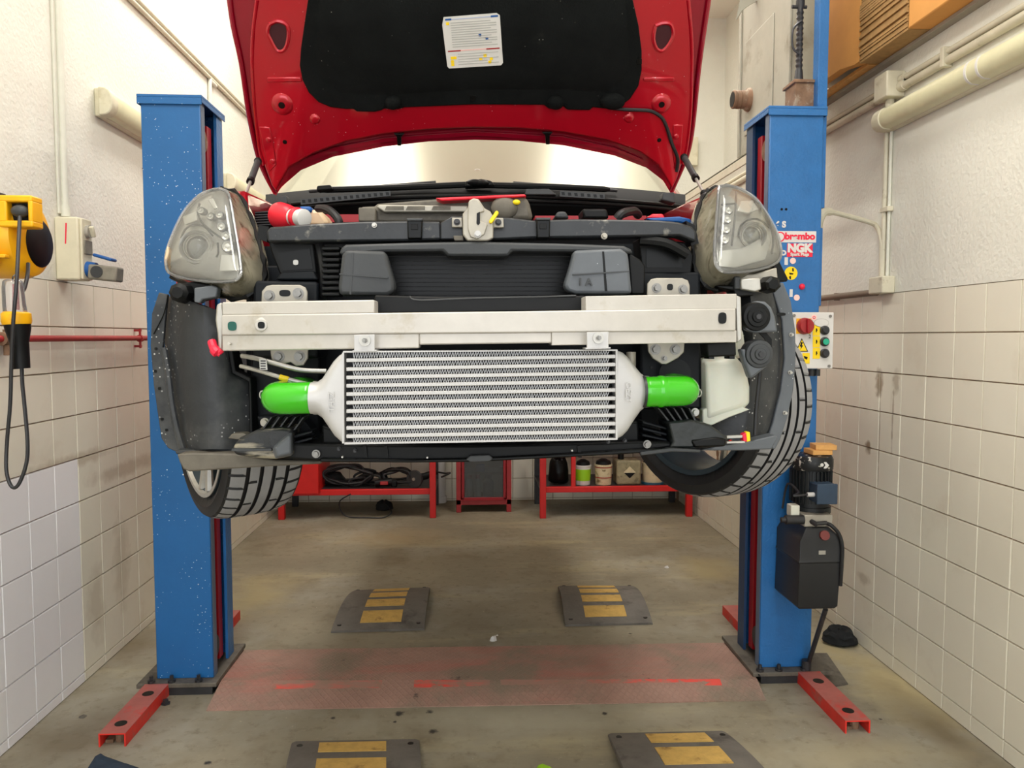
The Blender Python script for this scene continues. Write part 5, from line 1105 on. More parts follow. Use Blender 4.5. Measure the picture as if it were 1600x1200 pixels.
pp('blue_strip', [(1010, 341), (1062, 338), (1080, 342), (1080, 352), (1060, 347), (1020, 346)], 2.15, .06, m_blueplug, car, .004)
# radiator and duct
rad = pp('radiator', [(600, 392), (905, 392), (905, 466), (600, 466)], 2.0, .05, m_black2, car)
for i in range(10):
    v = 401 + i*6.7; build('tube', MB().cyl(W(604, v, 1.999), W(902, v, 1.999), .0011, 6), m_dkmetal, rad)
dk = pp('air_duct', [(532, 388), (540, 382), (640, 379), (740, 377.5), (870, 380), (975, 384), (986, 389), (990, 396), (890, 393), (800, 392), (794, 400), (700, 400), (692, 392), (605, 393), (530, 398)], 1.9, .07, m_grey, car, .006)
for pts in ([(540, 390), (601, 392), (605, 402), (616, 440), (617, 455), (606, 462), (530, 461), (528, 448), (534, 398)], [(897, 391), (970, 388), (982, 396), (988, 459), (900, 459), (887, 455), (882, 446), (890, 420), (895, 402)]):
    sd = pp('duct_side', pts, lambda u, v: 1.885 - .02*(abs(u - 745)/250) , .05, m_grey if pts[0][0] < 700 else m_grey2, dk, .009, seg=3)
    if pts[0][0] < 700:
        pp('rib', [(550, 395), (552.5, 395), (549, 460), (546, 460)], 1.868, .014, m_grey, sd); pp('rib', [(530, 427), (606, 432), (606, 435), (530, 429)], 1.867, .014, m_grey, sd)
    else:
        pp('groove', [(941, 393), (944, 393), (949, 455), (945, 455)], 1.868, .014, m_black, sd); pp('rib', [(895, 428), (984, 423), (984, 425), (895, 430)], 1.866, .014, m_grey, sd)
        text('moulded_mark', '1 A', .024, W(914, 441, 1.865), R90, m_grey, sd, .002, .0008)
pp('duct_flange', [(982, 395), (1000, 405), (1008, 415), (1008, 460), (986, 460)], 1.92, .04, m_black, dk, .004)
for i in range(9): pp('duct_step', [(502, 385 + i*9), (531, 385 + i*9), (531, 391 + i*9), (502, 391 + i*9)], 1.95, .05, m_black, dk, .003)
pp('lower_shroud', [(585, 461), (700, 464), (915, 462), (915, 486), (585, 490)], 1.80, .1, m_black, dk, .004)
build('shroud_seam', MB().tube(smooth_path([W(640, 463, 1.8), W(655, 469, 1.798), (W(740, 466, 1.798)), W(840, 464, 1.798), W(900, 462, 1.8)], 5), .002, 6), m_grey, dk)
# --- bumper beam
def BY(u, v): return 1.705 + .085*((u - 745)/405)**2
us = [346, 400, 480, 560, 640, 700, 745, 800, 870, 940, 1010, 1080, 1150]
def strip(name, u0, u1, f0, f1, dy, th, par, mat=m_alu, bev=.003):
    xs_ = [u0] + [u for u in us if u0 < u < u1] + [u1]; rings = []
    for u in xs_:
        a = W(u, f0(u), BY(u, 0) + dy); b = W(u, f1(u), BY(u, 0) + dy)
        rings.append([a, b, b + V((0, th, 0)), a + V((0, th, 0))])
    return build(name, MB().loft(rings), mat, par, bev=bev)
L_ = lambda a, b: (lambda u: a + (b - a)*(u - 346)/(1150 - 346))
beam = strip('bumper_beam', 346, 1150, L_(492, 482), L_(524, 517), 0, .09, car)
strip('upper_flange', 347, 585, L_(472, 460), L_(492.5, 482.5), .006, .07, beam); strip('upper_flange', 915, 1151, L_(472, 459), L_(492.5, 482.5), .006, .07, beam)
strip('lower_flange', 347, 655, L_(523, 516), L_(548.5, 537), .006, .07, beam); strip('lower_flange', 655, 862, L_(523, 516), L_(543, 532), .006, .07, beam); strip('lower_flange', 862, 1151, L_(523, 516), L_(548, 535), .006, .07, beam)
pp('crushed_end', [(338, 476), (346, 472), (350, 500), (347, 548), (341, 546), (339, 520), (336, 500)], 1.80, .09, m_steel, beam, .004)
pp('end_plate', [(1150, 461), (1158, 464), (1160, 530), (1152, 536)], 1.80, .09, m_steel, beam, .003)
hole(362.5, 509.5, BY(362, 0) - .0045, 6.6, 7, beam, M('green_inside', rgb(10, 82, 72), .5)); hole(1129, 497, BY(1129, 0) - .0045, 6.5, 9, beam)
c = W(409, 508, BY(409, 0))
k = build('tow_eye_socket', MB().lathe(c + V((0, -.006, 0)), (0, 1, 0), [(.0075, 0), (.0125, 0), (.0135, .004), (.017, .006), (.017, .01)], 24), m_alu, beam); hole(408, 508, BY(409, 0) - .0085, 5.2, 5.2, k)
for u, v in ((360, 537),): bolt(u, v, BY(u, 0) + .004, 3, beam, m_alu, 12, False)
# dirt is in the material; brackets to the intercooler
for u0, u1, v0, v1 in ((553, 585.5, 523, 548.5), (917, 951, 519, 544.5)):
    k = pp('intercooler_bracket', [(u0, v0), (u1, v0 - .6), (u1, v1), (u0, v1 + .6)], 1.699, .006, m_ic, car, .001)
    pp('bracket_foot', [(u0 - 2, v1 - 1), (u1 + 3, v1 - 2), (u1 + 3, v1), (u0 - 2, v1 + 1)], 1.695, .05, m_ic, k)
    cc = W((u0+u1)/2 + 1, v0 + 9, 1.698); build('washer', MB().cyl(cc + V((0, -.003, 0)), cc, .0125, 22), m_steel, k); build('stud', MB().cyl(cc + V((0, -.012, 0)), cc, .0055, 6).cyl(cc + V((0, -.018, 0)), cc, .0032, 10), m_bolt, k)
# --- intercooler
def IY(u): return 1.705 + .05*(u - 537)/426
ic = thing_part('intercooler', W(750, 690, 1.76))
def ib(u0, v0a, v1a, u1, v0b, v1b, name, mat, dy=0, th=.062, bev=0):
    a, b, c_, d = W(u0, v0a, IY(u0) + dy), W(u1, v0b, IY(u1) + dy), W(u1, v1b, IY(u1) + dy), W(u0, v1a, IY(u0) + dy)
    return build(name, MB().prism([a, b, c_, d], (0, th, 0)), mat, ic, bev=bev)
lf = [563, 577, 590, 603, 616, 629.5, 642.5, 655.5, 669, 682]; rg_ = [557, 569.5, 583, 596, 609.5, 622.5, 635.5, 649, 662, 674.5]
for a, b in zip(lf, rg_): ib(541, a - 2.9, a + 2.9, 962, b - 2.9, b + 2.9, 'tube', m_ic, 0, .062, .001)
ib(536, 548.5, 551, 752, 547.3, 549.6, 'top_plate', m_ic, -.001, .064); ib(752, 547.3, 549.6, 964, 546, 548.2, 'top_plate', m_ic, -.001, .064)
ib(538, 691.5, 694.5, 752, 688, 691, 'bottom_plate', m_ic, -.001, .064); ib(752, 688, 691, 964, 684.5, 687.5, 'bottom_plate', m_ic, -.001, .064)
ib(541, 551, 692, 962, 548, 686, 'core_back', m_black2, .045, .015)
for k in range(11):
    la0 = 550.5 if k == 0 else lf[k-1] + 2.9; la1 = 691.8 if k == 10 else lf[k] - 2.9
    lb0 = 548.5 if k == 0 else rg_[k-1] + 2.9; lb1 = 685 if k == 10 else rg_[k] - 2.9
    m = MB(); n = 100; rnd = random.Random(k)
    for i in range(n):
        f0 = .024 + .95*i/n; w_ = .95/n
        def fp_(f, up, dy=0.0):
            u = 541 + 421*f; v = (la0 + (lb0 - la0)*f) if up else (la1 + (lb1 - la1)*f); return W(u, v, IY(u) + .004 + dy)
        f1 = f0 + w_*(.36 + .1*rnd.uniform(-1, 1)); f2 = f0 + w_
        a, b = fp_(f0, True), fp_(f1, False); dd = V((0, .04, 0)); tx = V((.0014, 0, 0))
        m.add([a, a + tx, b + tx, b, a + dd, a + tx + dd, b + tx + dd, b + dd], [[0,1,2,3],[0,4,7,3],[1,5,6,2]])
        a, b = fp_(f1, False), fp_(f2, True)
        m.add([a, a + tx, b + tx, b, a + dd, a + tx + dd, b + tx + dd, b + dd], [[0,1,2,3],[0,4,7,3],[1,5,6,2]])
    build('fin_strip', m, m_fin, ic, kind='stuff', smooth=0, recalc=False)
def tank(us_, halves, ctr, name):
    rings = []
    for u, hh, cc, dep, ex in zip(us_, halves, ctr, (.062, .064, .066, .068, .07, .072, .072), (.25, .35, .5, .7, .9, 1, 1)):
        yc_ = IY(u) + .031 if dep < .07 else IY(u) + .033; y0c = W(u, cc, yc_); hz = hh * yc_ / F
        ring = []
        for i in range(28):
            a_ = 2*math.pi*i/28; ca, sa = math.cos(a_), math.sin(a_)
            ring.append(y0c + V((0, -dep/2*math.copysign(abs(ca)**ex, ca), hz*math.copysign(abs(sa)**ex, sa))))
        rings.append(ring)
    return build(name, MB().loft(rings), m_ic, ic, smooth=50)
tl = tank([541, 533, 524, 514, 505, 497, 486], [71, 66, 58, 44, 31, 25.5, 24.5], [621.5, 621.5, 622, 622, 622, 622, 622], 'end_tank')
trk = tank([961, 970, 979, 989, 999, 1006, 1014], [69.5, 66, 58, 44, 31, 25.5, 24.5], [616, 615.5, 615, 613.5, 612.5, 612, 612], 'end_tank')
Rv = Matrix.Rotation(math.pi/2, 4, 'Y') @ R90
text('cast_mark', 'THFZ', .018, W(518.5, 628, 1.698), Matrix.Rotation(-math.pi/2, 4, 'Y') @ R90, m_ic, tl, .0012, .0002)
text('cast_mark', 'OEZT', .018, W(982, 613, 1.747), Matrix.Rotation(math.pi/2, 4, 'Y') @ R90, m_ic, trk, .0012, .0002)
for u0, u1, v0a, v1a, v0b, v1b in ((534.5, 537.5, 551, 693, 551, 693), (962, 965, 546, 687, 546, 687)): ib(u0, v0a, v1a, u1, v0b, v1b, 'weld_flange', m_ic, -.0015, .066)
# --- hoses
def hose(path, name='boost_hose'):
    h = build(name, MB().tube(smooth_path([W(*p_) for p_ in path[:4]] + [W(path[3][0], path[3][1], path[3][2]) + V((d, e, 0)) for d, e in path[4:]], 6), [.0355 - (.002 if i < 2 else 0) for i in range((len(path)-1)*6 + 1)], 28), m_green, car, smooth=60)
    return h
hl = hose([(491, 621.5, 1.74), (470, 622, 1.742), (452, 622.5, 1.745), (440, 622.5, 1.75), (-.012, .012), (-.016, .04), (-.016, .12), (-.016, .3)])
hr = hose([(1005, 612, 1.78), (1020, 612, 1.782), (1045, 611.5, 1.787), (1064, 611, 1.795), (.011, .012), (.015, .04), (.015, .12), (.015, .22)])
build('clamp', MB().lathe(W(492.5, 621.5, 1.74), (1, 0, 0), [(.0352, -.003), (.0375, -.003), (.0375, .004), (.0352, .004)], 28, cap=False), m_steel, hl)
build('clamp', MB().lathe(W(1005, 612, 1.78), (1, 0, 0), [(.0352, -.003), (.0375, -.003), (.0375, .003), (.0352, .003)], 28, cap=False), m_dkmetal, hr)
build('bulge', MB().lathe(W(1032, 611.7, 1.784), (1, 0, 0), [(.0345, -.012), (.0375, -.003), (.0375, .003), (.0345, .012)], 28, cap=False), m_green, hr)
for u, v, y, h in ((410, 617, 1.79, hl), (1092, 614, 1.83, hr)):
    c = W(u, v, y); build('wire_loop', MB().tube([c + V((.006*math.cos(a), 0, .009*math.sin(a))) for a in [2*math.pi*i/12 for i in range(13)]], .0018, 6), m_steel, h)
build('hose_stub', MB().cyl(W(1055, 585, 1.93), W(1055, 585, 1.97), .04, 24), m_black, hr)
# --- refrigerant pipes left
pa = build('coolant_pipe', MB().tube(smooth_path([W(378, 556, 1.9), W(400, 560, 1.88), W(430, 568, 1.87), W(470, 578, 1.87), W(510, 580, 1.87)], 5), .0058, 10), m_steel, car)
pb = build('coolant_pipe', MB().tube(smooth_path([W(376, 572, 1.9), W(400, 578, 1.88), W(440, 590, 1.86), W(480, 600, 1.86)], 5), .0052, 10), m_steel, car)
build('yellow_tape', MB().tube([W(437, 589, 1.858), W(451, 593, 1.858)], .0066, 10), m_yel2, pb)
k = pp('pipe_label', [(405, 561), (416, 561), (418, 578), (406, 578)], 1.862, .004, m_steel, pa)
for i in range(4): pp('mark', [(407, 563 + i*4), (415, 563 + i*4), (415, 565 + i*4), (407, 565 + i*4)], 1.8612, .002, m_dkmetal, k)
# --- mounting plates
def mplate(pts, bolts, Y, holes=()):
    k = pp('mounting_plate', pts, Y, .008, m_zinc, car, .002)
    for b in bolts: bolt(b[0], b[1], Y, b[2], k)
    for h in holes: hole(h[0], h[1], Y - .001, h[2], h[3], k)
mplate([(408, 475), (409, 455), (416, 447), (425, 445), (468, 445), (477, 449), (480, 456), (480, 475)], [(421, 462, 8.5), (466, 458.5, 8.5)], 1.90, [(445, 458, 8.5, 5)])
mplate([(1011, 470), (1012, 443), (1018, 436), (1026, 434.5), (1066, 434.5), (1075, 438), (1078, 446), (1078, 470)], [(1026, 450, 7.5), (1067, 452, 7.5)], 1.90, [(1047, 448.5, 4.8, 5)])
mplate([(421, 540), (481, 540), (481, 560), (474, 571), (462, 572), (454, 566), (440, 570), (424, 562)], [(436, 557, 8.5), (468, 557, 8.5)], 1.90)
mplate([(1012, 530), (1070, 530), (1069, 550), (1060, 559), (1042, 569), (1034, 569), (1020, 560), (1013, 549)], [(1024, 546, 8.5), (1055, 546, 8.5), (1038, 560, 4.5)], 1.90)
hole(1018, 574, 1.965, 2, 2, car); build('vertical_pipe', MB().cyl(W(986, 550, 1.93), W(986, 600, 1.93), .012, 12), m_zinc, car)
# --- liners
ll = thing_part('wheel_arch_liner', W(310, 600, 2.05))
def LYf(u, v): return 2.06 - .10*math.sin(math.pi*min(1, max(0, (u - 250)/150)))
cols = [(0, [(262, 462), (258, 500), (257, 545), (262, 600), (270, 650), (280, 690), (288, 704)]), (1, [(290, 468), (285, 510), (284, 545), (287, 600), (292, 650), (298, 690), (305, 703)]), (2, [(318, 478), (318, 510), (318, 545), (320, 600), (324, 650), (328, 690), (330, 702)]), (3, [(338, 486), (346, 520), (350, 548), (353, 600), (358, 650), (360, 690), (360, 702)]), (4, [(342, 487), (355, 535), (362, 580), (388, 594), (391, 640), (391, 680), (388, 702)])]
yy_ = [2.08, 1.98, 1.95, 1.97, 2.02]
rings = [[W(u, v, yy_[i]) for u, v in pts] for i, pts in cols]
m = MB(); n = 7
gv = [p_ for r_ in rings for p_ in r_]; gf = [[i*n+j, i*n+j+1, (i+1)*n+j+1, (i+1)*n+j] for i in range(4) for j in range(n-1)]
m.add(gv + [p_ + V((0, .03, 0)) for p_ in gv], gf + [[q + 35 for q in reversed(f)] for f in gf])
build('panel', m, m_liner, ll, smooth=60, recalc=False)
build('ridge', MB().tube(smooth_path([W(256, 545, 2.04), W(262, 580, 2.02), W(268, 630, 2.01), (W(276, 670, 2.01)), W(286, 703, 2.02)], 5), .009, 8), m_liner, ll)
fg = pp('flange', [(248, 457), (262, 460), (258, 500), (254, 545), (260, 600), (268, 650), (278, 690), (286, 706), (275, 706), (262, 700), (252, 685), (247, 652), (240, 602), (235, 540), (237, 490)], 2.05, .012, m_liner, ll, .002)
for u, v in ((243.5, 545), (242.5, 580), (249, 607), (253, 655), (260, 672)): hole(u, v, 2.048, 2.2, 2.2, fg)
build('seam', MB().tube(smooth_path([W(262, 462, 2.045), W(256, 490, 2.045), W(240, 522, 2.045)], 4), .0015, 5), m_black2, fg)
pp('edge_lip', [(273, 704), (330, 702), (391, 700), (391, 704), (330, 707), (275, 710)], 1.98, .04, m_grey, ll, .003)
pp('inner_edge', [(355, 545), (363, 548), (368, 580), (392, 590), (396, 690), (390, 690), (388, 597), (362, 584)], 2.0, .05, m_black, ll, .003)
rl = thing_part('wheel_arch_liner', W(1190, 580, 2.05))
cols = [[(1150, 462), (1152, 500), (1150, 560), (1128, 600), (1105, 640), (1104, 672)], [(1172, 458), (1176, 500), (1176, 560), (1172, 600), (1165, 640), (1150, 690)], [(1196, 450), (1204, 500), (1206, 560), (1202, 610), (1194, 660), (1182, 692)], [(1212, 446), (1222, 490), (1226, 550), (1222, 610), (1212, 660), (1200, 694)]]
yy_ = [2.04, 1.98, 2.0, 2.06]; rings = [[W(u, v, yy_[i]) for u, v in pts] for i, pts in enumerate(cols)]
m = MB(); n = 6; gv = [p_ for r_ in rings for p_ in r_]; gf = [[i*n+j, i*n+j+1, (i+1)*n+j+1, (i+1)*n+j] for i in range(3) for j in range(n-1)]
m.add(gv + [p_ + V((0, .03, 0)) for p_ in gv], gf + [[q + 24 for q in reversed(f)] for f in gf])
build('panel', m, m_liner, rl, smooth=60, recalc=False)
fg = pp('flange', [(1205, 448), (1224, 441), (1236, 470), (1243, 515), (1244, 560), (1240, 610), (1230, 655), (1219, 688), (1211, 703), (1196, 694), (1208, 660), (1220, 610), (1226, 560), (1222, 500)], 2.03, .014, m_grey2, rl, .003)
for u, v in ((1236, 523), (1234, 582), (1226, 645)): bolt(u, v, 2.028, 3.2, fg, m_steel, 8)
hole(1221, 491, 2.028, 7, 2.6, fg)
pp('black_corner', [(1208, 412), (1216, 404), (1232, 436), (1230, 440), (1208, 440)], 2.1, .05, m_black2, rl, .003)
build('wiring', MB().tube(smooth_path([W(1190, 560, 1.95), (W(1186, 600, 1.95)), W(1182, 640, 1.95), W(1180, 680, 1.94)], 5), .006, 8), m_hose, rl)
# --- washer bottle, horns, connectors
wbt = build('washer_bottle', MB().loft([[W(u, v, y) for u, v in pts] for y, pts in (
    (1.95, [(1100, 562), (1150, 556), (1166, 575), (1172, 605), (1172, 630), (1162, 640), (1130, 650), (1102, 660)]),
    (1.935, [(1104, 568), (1146, 563), (1160, 580), (1166, 606), (1166, 628), (1156, 636), (1130, 644), (1106, 652)])) ][::-1] + [[p_ + V((0, .1, 0)) for p_ in [W(u, v, 1.95) for u, v in [(1100, 562), (1150, 556), (1166, 575), (1172, 605), (1172, 630), (1162, 640), (1130, 650), (1102, 660)]]]]), m_tank, car, bev=.008, seg=3)
pp('mounting_web', [(1098, 640), (1136, 627), (1172, 640), (1140, 652), (1112, 665), (1098, 662)], 1.94, .03, m_tank, wbt, .003)
pp('upper_neck', [(1150, 515), (1162, 515), (1166, 545), (1160, 560), (1148, 560)], 1.96, .06, m_tank, wbt, .008)
def horn(u, v, rot, tail):
    h = thing_part('horn', W(u, v, 1.88)); c = W(u, v, 1.88)
    build('body', MB().lathe(c, (0, 1, 0), [(.006, -.022), (.013, -.022), (.015, -.018), (.024, -.018), (.026, -.014), (.033, -.013), (.036, -.006), (.036, .026), (.03, .032)], 32), m_black if rot else m_grey, h, smooth=30)
    build('centre_stud', MB().cyl(c + V((0, -.026, 0)), c, .007, 6).cyl(c + V((0, -.02, 0)), c, .0105, 16), m_dkmetal, h)
    pp('trumpet', tail, 1.872, .03, m_grey2, h, .006)
horn(1180, 495, True, [(1180, 470), (1196, 471), (1206, 480), (1212, 495), (1216, 519), (1180, 520), (1165, 515)])
horn(1184, 553, False, [(1157, 545), (1163, 566), (1172, 592), (1180, 588), (1200, 572), (1207, 560), (1205, 548)])
build('horn_bracket', MB().prism(PX([(1186, 520), (1198, 520), (1206, 530), (1206, 545), (1198, 545), (1196, 530)], 1.9), (0, .006, 0)), m_black, car)
k = pp('connector_box', [(1104, 536), (1150, 533), (1151, 556), (1106, 558)], 1.83, .06, m_black, car, .004)
for u in (1108, 1140): pp('foot', [(u, 556), (u + 8, 556), (u + 8, 561), (u, 561)], 1.835, .04, m_black2, k)
k = build('red_plug', MB().tube(smooth_path([W(331, 534, 1.82), W(334, 543, 1.81), W(338, 550, 1.80), W(344, 554, 1.8)], 4), [.010]*6 + [.012]*4 + [.006]*3, 10), m_redv, car)
build('collar', MB().tube([W(342, 550, 1.8), W(346, 546, 1.8)], .008, 10), m_redv, k)
k = pp('side_connector', [(1160, 679), (1166, 676), (1168, 690), (1162, 691)], 1.9, .02, m_redv, car, .002); pp('yellow_half', [(1166, 675), (1172, 675), (1173, 689), (1167, 691)], 1.9, .02, m_yel2, k, .002)
# --- lower edge
pp('undertray', [(386, 690), (500, 694), (740, 696), (1000, 690), (1048, 690), (1052, 699), (1005, 705), (880, 713), (740, 720), (560, 722), (498, 721), (386, 712)], 1.86, .25, m_black, car, .006)
ut = pp('undertray_lip', [(500, 716), (640, 718), (740, 716), (880, 709), (1005, 701), (1070, 700), (1072, 704), (1005, 708), (880, 715), (740, 722), (640, 723), (500, 722)], 1.845, .03, m_black2, car, .003)
pp('clip', [(735, 712), (765, 711), (770, 716), (765, 721), (735, 722), (728, 718)], 1.838, .02, m_grey, ut, .002)
for u, v in ((536, 713), (668, 714), (893, 703)): bolt(u, v, 1.842, 2.2, ut, m_steel, 8, False)
for u, v in ((530, 701), (555, 704), (950, 690), (976, 688)): bolt(u, v, 1.855, 3.2, ut, m_dkmetal, 12)
for u in (570, 603, 905): pp('web', [(u - 3, 697), (u + 2, 697), (u + 4, 715), (u - 1, 715)], 1.852, .02, m_black, ut)
pp('frame', [(940, 662), (998, 658), (1000, 698), (942, 700)], 1.9, .08, m_black, car, .006)
pp('frame', [(502, 664), (545, 680), (548, 714), (504, 716)], 1.9, .08, m_black, car, .006)
# left bracket with ribs
lbk = pp('bumper_bracket', [(374, 684), (400, 672), (440, 668), (456, 671), (458, 712), (430, 718), (398, 716), (366, 711), (362, 700)], 1.85, .12, m_scr, car, .008)
build('scraped_nose', MB().loft([[W(u, v, 1.845 - d) for u, v in pts] for d, pts in ((0, [(424, 700), (434, 690), (450, 676), (457, 674), (458, 712), (430, 718)]), (.02, [(430, 700), (438, 692), (450, 682), (454, 682), (454, 708), (434, 713)]))]), m_grey2, lbk, bev=.004)
pp('torn_lip', [(356, 685), (362, 678), (380, 677), (388, 681), (382, 685), (372, 687)], 1.86, .04, m_dusty, lbk, .002)
pp('lower_rail', [(362, 701), (424, 701), (424, 705), (362, 705)], 1.84, .02, m_grey, lbk)
for i in range(5): pp('rib', [(408 + i*12.5, 672), (411 + i*12.5, 672), (425 + i*12.5, 652), (423 + i*12.5, 652)], 1.87, .06, m_grey, lbk)
for i in range(4): pp('fin', [(459, 680 + i*10), (488, 673 + i*10), (488, 677 + i*10), (459, 685 + i*10)], 1.87, .06, m_dkbody, lbk, .002)
bolt(414, 660, 1.9, 7, lbk, m_zinc, 12); bolt(494, 709, 1.852, 6.5, lbk, m_bolt, 14)
pp('backing', [(402, 651), (470, 650), (500, 690), (500, 718), (455, 718)], 1.95, .06, m_dkbody, lbk)
pp('valance_strip', [(276, 710), (300, 708), (366, 709), (430, 719), (502, 720), (502, 725), (420, 729), (295, 737), (286, 733), (280, 722)], 1.93, .05, m_dusty, car, .004)
# right bracket with ribs
rbk = pp('bumper_bracket', [(1045, 660), (1080, 656), (1110, 664), (1138, 684), (1136, 690), (1080, 700), (1046, 700), (1052, 690)], 1.85, .12, m_scr2, car, .008)
for i in range(5): pp('rib', [(1028 + i*12, 638), (1030 + i*12, 638), (1046 + i*10.5, 657), (1043 + i*10.5, 657)], 1.87, .06, m_grey, rbk)
pp('lower_rail', [(1000, 706), (1050, 700), (1095, 703), (1095, 707), (1050, 706), (1002, 712)], 1.84, .03, m_grey, rbk, .002)
for i in range(4): pp('fin', [(1004, 658 + i*10), (1042, 668 + i*9), (1042, 672 + i*9), (1004, 662 + i*10)], 1.88, .06, m_dkbody, rbk, .002)
bolt(1011, 694, 1.85, 6.5, rbk, m_bolt, 14); bolt(1086, 644, 1.93, 6.5, rbk, m_white, 12)
pp('nose', [(1080, 688), (1120, 683), (1136, 686), (1134, 698), (1085, 700)], 1.845, .03, m_black2, rbk, .005)
pp('rod', [(1136, 681), (1160, 680), (1160, 684), (1136, 685)], 1.9, .01, m_steel, rbk); pp('rod', [(1136, 690), (1164, 689), (1164, 692), (1136, 693)], 1.9, .01, m_steel, rbk)
pp('valance_strip', [(1094, 704), (1110, 700), (1165, 691), (1212, 680), (1216, 684), (1206, 702), (1160, 704)], 1.95, .05, m_grey2, car, .004)
# --- headlamps
def headlamp(Fp, Rp, Yf, cen, leds, proj, bez, hz, extra):
    h = thing_part('headlamp', W(cen[0], cen[1], 2.0)); n = len(Fp)
    def ringF(k, bulge): return [W(cen[0] + (u - cen[0])*k, cen[1] + (v - cen[1])*k, Yf(cen[0] + (u - cen[0])*k, cen[1] + (v - cen[1])*k) - bulge) for u, v in Fp]
    def dn(r_, q=3):   # densify
        return smooth_path(r_ + [r_[0]], q)[:-1]
    build('lens', MB().loft([dn(ringF(k, b)) for k, b in ((1, -.022), (.99, -.006), (.965, .006), (.9, .016), (.75, .03), (.5, .042), (.2, .047))], False), m_lens, h, smooth=70)
    build('lens_rim', MB().tube(dn(ringF(.985, .002)) + [dn(ringF(.985, .002))[0]], .004, 6), m_clear, h)
    R0 = ringF(1.0, -.02); R1 = [W(u, v, Yf(*f) + .10) for (u, v), f in zip(Rp, Fp)]; R2 = [p_ + V((0, .05, 0)) for p_ in R1]
    build('housing', MB().loft([dn(R0), dn([a.lerp(b, .5) for a, b in zip(R0, R1)]), dn(R1), dn(R2)], False, True), m_lampbody, h, smooth=60)
    build('sealant', MB().tube(dn(R1) + [dn(R1)[0]], [.0075*(1 + .5*math.sin(i*2.3)) for i in range(3*n + 1)], 6), m_black, h)
    build('bezel', MB().loft([dn(ringF(.96, -.02)), dn(ringF(.9, -.035)), dn(ringF(.55, -.05))], False), m_lampin, h, smooth=60)
    for (u, v, r) in leds:
        y = Yf(u, v) + .0; c = W(u, v, y); s = r*2/F
        build('led_frame', MB().lathe(c + V((0, .004, 0)), (0, -1, 0), [(s*1.25, -.02), (s*1.3, 0), (s*1.1, .004)], 14), m_grey2, h)
        build('led', MB().lathe(c, (0, -1, 0), [(s*.9, -.02), (s, .0), (s*.95, .006), (s*.5, .003), (s*.2, .005)], 12), m_ring, h)
    pu, pv, pr = proj; y = Yf(pu, pv); c = W(pu, pv, y + .01); s = pr*2/F
    build('projector_ring', MB().lathe(c, (0, -1, 0), [(s*1.25, -.04), (s*1.28, -.01), (s*1.2, .004), (s*1.05, .0), (s*1.02, -.02)], 36, cap=False), m_lampin, h, smooth=50)
    build('projector_bowl', MB().lathe(c, (0, -1, 0), [(s*1.02, -.02), (s*.98, -.004), (s*.9, -.002), (s*.86, -.01)], 36, cap=False), m_ring, h, smooth=50)
    build('projector_lens', MB().sphere(c + V((0, .02, 0)), s*.88, 14, (1, .55, 1)), m_lens2, h, smooth=70)
    build('bulb_core', MB().cyl(c + V((0, .025, 0)), c + V((0, .045, 0)), s*.7, 20), m_dkmetal, h)
    for pts in hz: build('mask_edge', MB().tube(smooth_path([W(u, v, Yf(u, v) + .004) for u, v in pts], 5), .0028, 6), m_grey, h)
    for pts in bez: build('reflector', MB().prism([W(u, v, Yf(u, v) + .012) for u, v in pts], (0, .01, 0)), m_ring, h, bev=.003)
    for nm, pts, y, d, mat in extra: pp(nm, pts, y, d, mat, h, .003)
    return h
YL = lambda u, v: 1.865 + max(0, (378 - u))*.0014 + max(0, (440 - v))*.0013
Fl = [(344, 294), (330, 296), (310, 305), (290, 325), (276, 350), (266, 374), (260, 392), (258, 408), (261, 424), (272, 431), (300, 438), (330, 441), (356, 441), (370, 438), (377, 428), (376, 408), (372, 380), (366, 345), (361, 315), (356, 299)]
Rl = [(350, 296), (334, 299), (314, 308), (296, 328), (284, 352), (274, 376), (268, 394), (266, 408), (268, 428), (278, 438), (302, 446), (335, 458), (362, 466), (388, 462), (408, 445), (413, 424), (408, 395), (398, 360), (386, 328), (372, 304)]
headlamp(Fl, Rl, YL, (322, 376), [(314, 329, 5), (329, 338, 5), (343, 336, 5), (346, 354, 6), (353, 369, 6), (356, 385, 8)], (306, 386, 21),
         [[(345, 397), (372, 399), (373, 422), (342, 424)], [(324, 312), (332, 309), (340, 325), (334, 327)], [(284, 338), (306, 330), (308, 344), (288, 352)]], [[(312, 318), (309, 332), (316, 348), (332, 362), (350, 374), (366, 380)], [(340, 380), (341, 395), (338, 402)], [(283, 372), (290, 358), (304, 351), (320, 355), (332, 368)]],
         [('lower_mount', [(268, 446), (300, 440), (330, 445), (340, 462), (306, 470), (286, 474), (270, 466)], 1.98, .06, m_black), ('bracket', [(303, 450), (330, 446), (340, 449), (338, 464), (316, 468), (312, 474), (303, 472)], 1.94, .03, m_grey2), ('side_marker', [(257, 402), (261, 384), (264, 392), (263, 412), (259, 416)], 2.07, .02, m_ref)])
YR = lambda u, v: 1.865 + max(0, (u - 1117))*.0014 + max(0, (426 - v))*.0013
Fr = [(1123, 290), (1140, 289), (1154, 293), (1168, 300), (1182, 310), (1193, 324), (1205, 343), (1214, 361), (1220, 382), (1221, 399), (1214, 411), (1193, 420), (1158, 426), (1132, 426), (1121, 419), (1116.5, 406), (1116, 382), (1118.5, 349), (1121, 314), (1122, 300)]
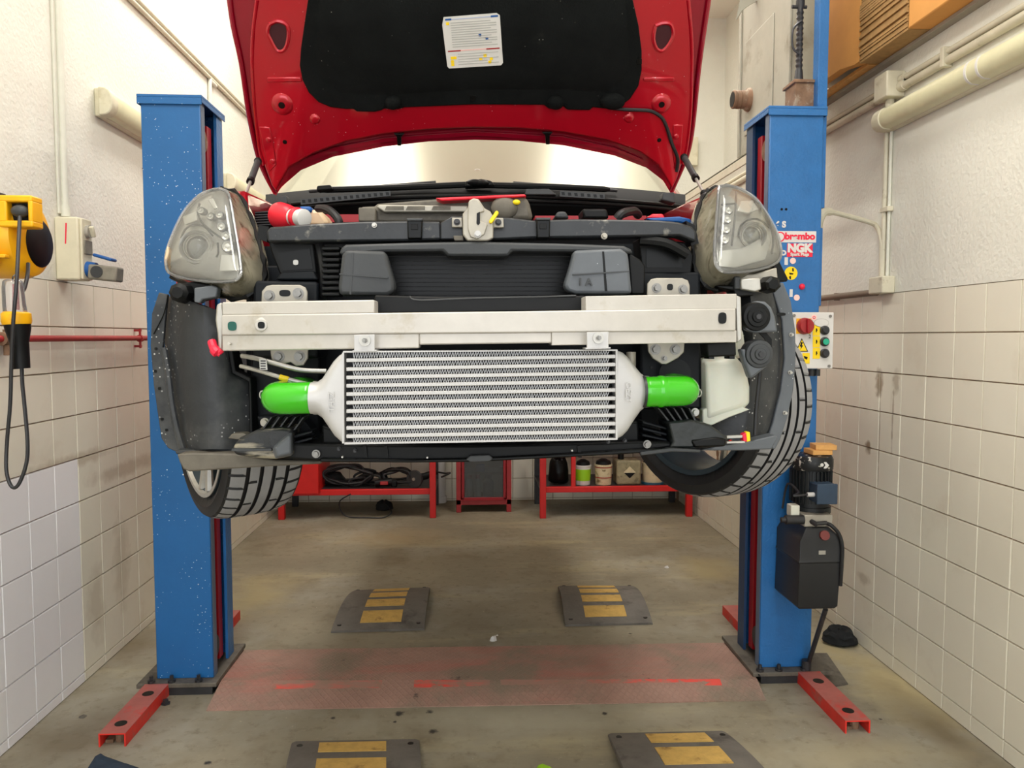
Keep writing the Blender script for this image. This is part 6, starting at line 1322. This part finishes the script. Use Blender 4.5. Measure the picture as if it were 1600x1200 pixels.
Rr = [(1112, 296), (1134, 292), (1150, 296), (1164, 303), (1176, 314), (1187, 328), (1198, 346), (1207, 364), (1213, 384), (1214, 402), (1206, 418), (1188, 432), (1152, 450), (1118, 452), (1102, 446), (1088, 424), (1083, 392), (1087, 345), (1096, 314), (1104, 302)]
headlamp(Fr, Rr, YR, (1162, 366), [(1138, 328, 6.5), (1136, 342, 6.5), (1134, 358, 6.5), (1132, 374, 6.5)], (1177, 368, 18),
         [[(1124, 392), (1160, 388), (1200, 366), (1206, 376), (1196, 406), (1150, 418), (1124, 416)], [(1158, 314), (1176, 312), (1186, 328), (1170, 334), (1152, 330)]], [[(1150, 300), (1149, 330), (1146, 360), (1143, 384)], [(1128, 320), (1148, 318)], [(1153, 368), (1158, 352), (1172, 343), (1188, 344), (1202, 356)], [(1186, 316), (1194, 336), (1204, 356), (1208, 374), (1206, 396)]],
         [('lower_mount', [(1150, 430), (1180, 428), (1214, 418), (1216, 442), (1196, 458), (1160, 452)], 1.98, .05, m_zinc), ('bracket', [(1158, 436), (1188, 434), (1190, 452), (1180, 456), (1158, 452)], 1.93, .02, m_steel), ('black_mount', [(1120, 446), (1150, 446), (1160, 452), (1178, 454), (1178, 462), (1150, 464), (1146, 454), (1122, 450)], 1.95, .06, m_black2), ('adjuster_block', [(1148, 432), (1157, 432), (1158, 452), (1148, 452)], 1.94, .04, m_grey)])
build('adjuster_plug', MB().lathe(W(1202, 445, 1.95), (0, 1, 0), [(.014, -.03), (.021, -.025), (.022, .03)], 6), m_black2, car)
build('adjuster_plug', MB().lathe(W(284, 458, 1.96), (0, 1, 0), [(.014, -.03), (.024, -.02), (.026, .03)], 8), m_black, car)

# ------------------------------------------------------------------ groups of alike things
GR = {'lift_post': 'posts of the two post lift', 'workbench': 'red workbenches at the back wall', 'wood_block': 'wood offcuts on the motor',
      'junction_box': 'cream junction boxes on the walls', 'electrical_conduit': 'painted conduits on the walls', 'paint_bucket': 'buckets on the right bench shelf',
      'spray_can': 'spray cans in the glazed cabinet', 'cable_heap': 'cable tangles on the left bench shelf', 'paper_scrap': 'white scraps behind the floor plate'}
for o in list(COL.objects):
    k = o.name.split('.')[0]
    if o.parent is None and k in GR: o['group'] = GR[k]
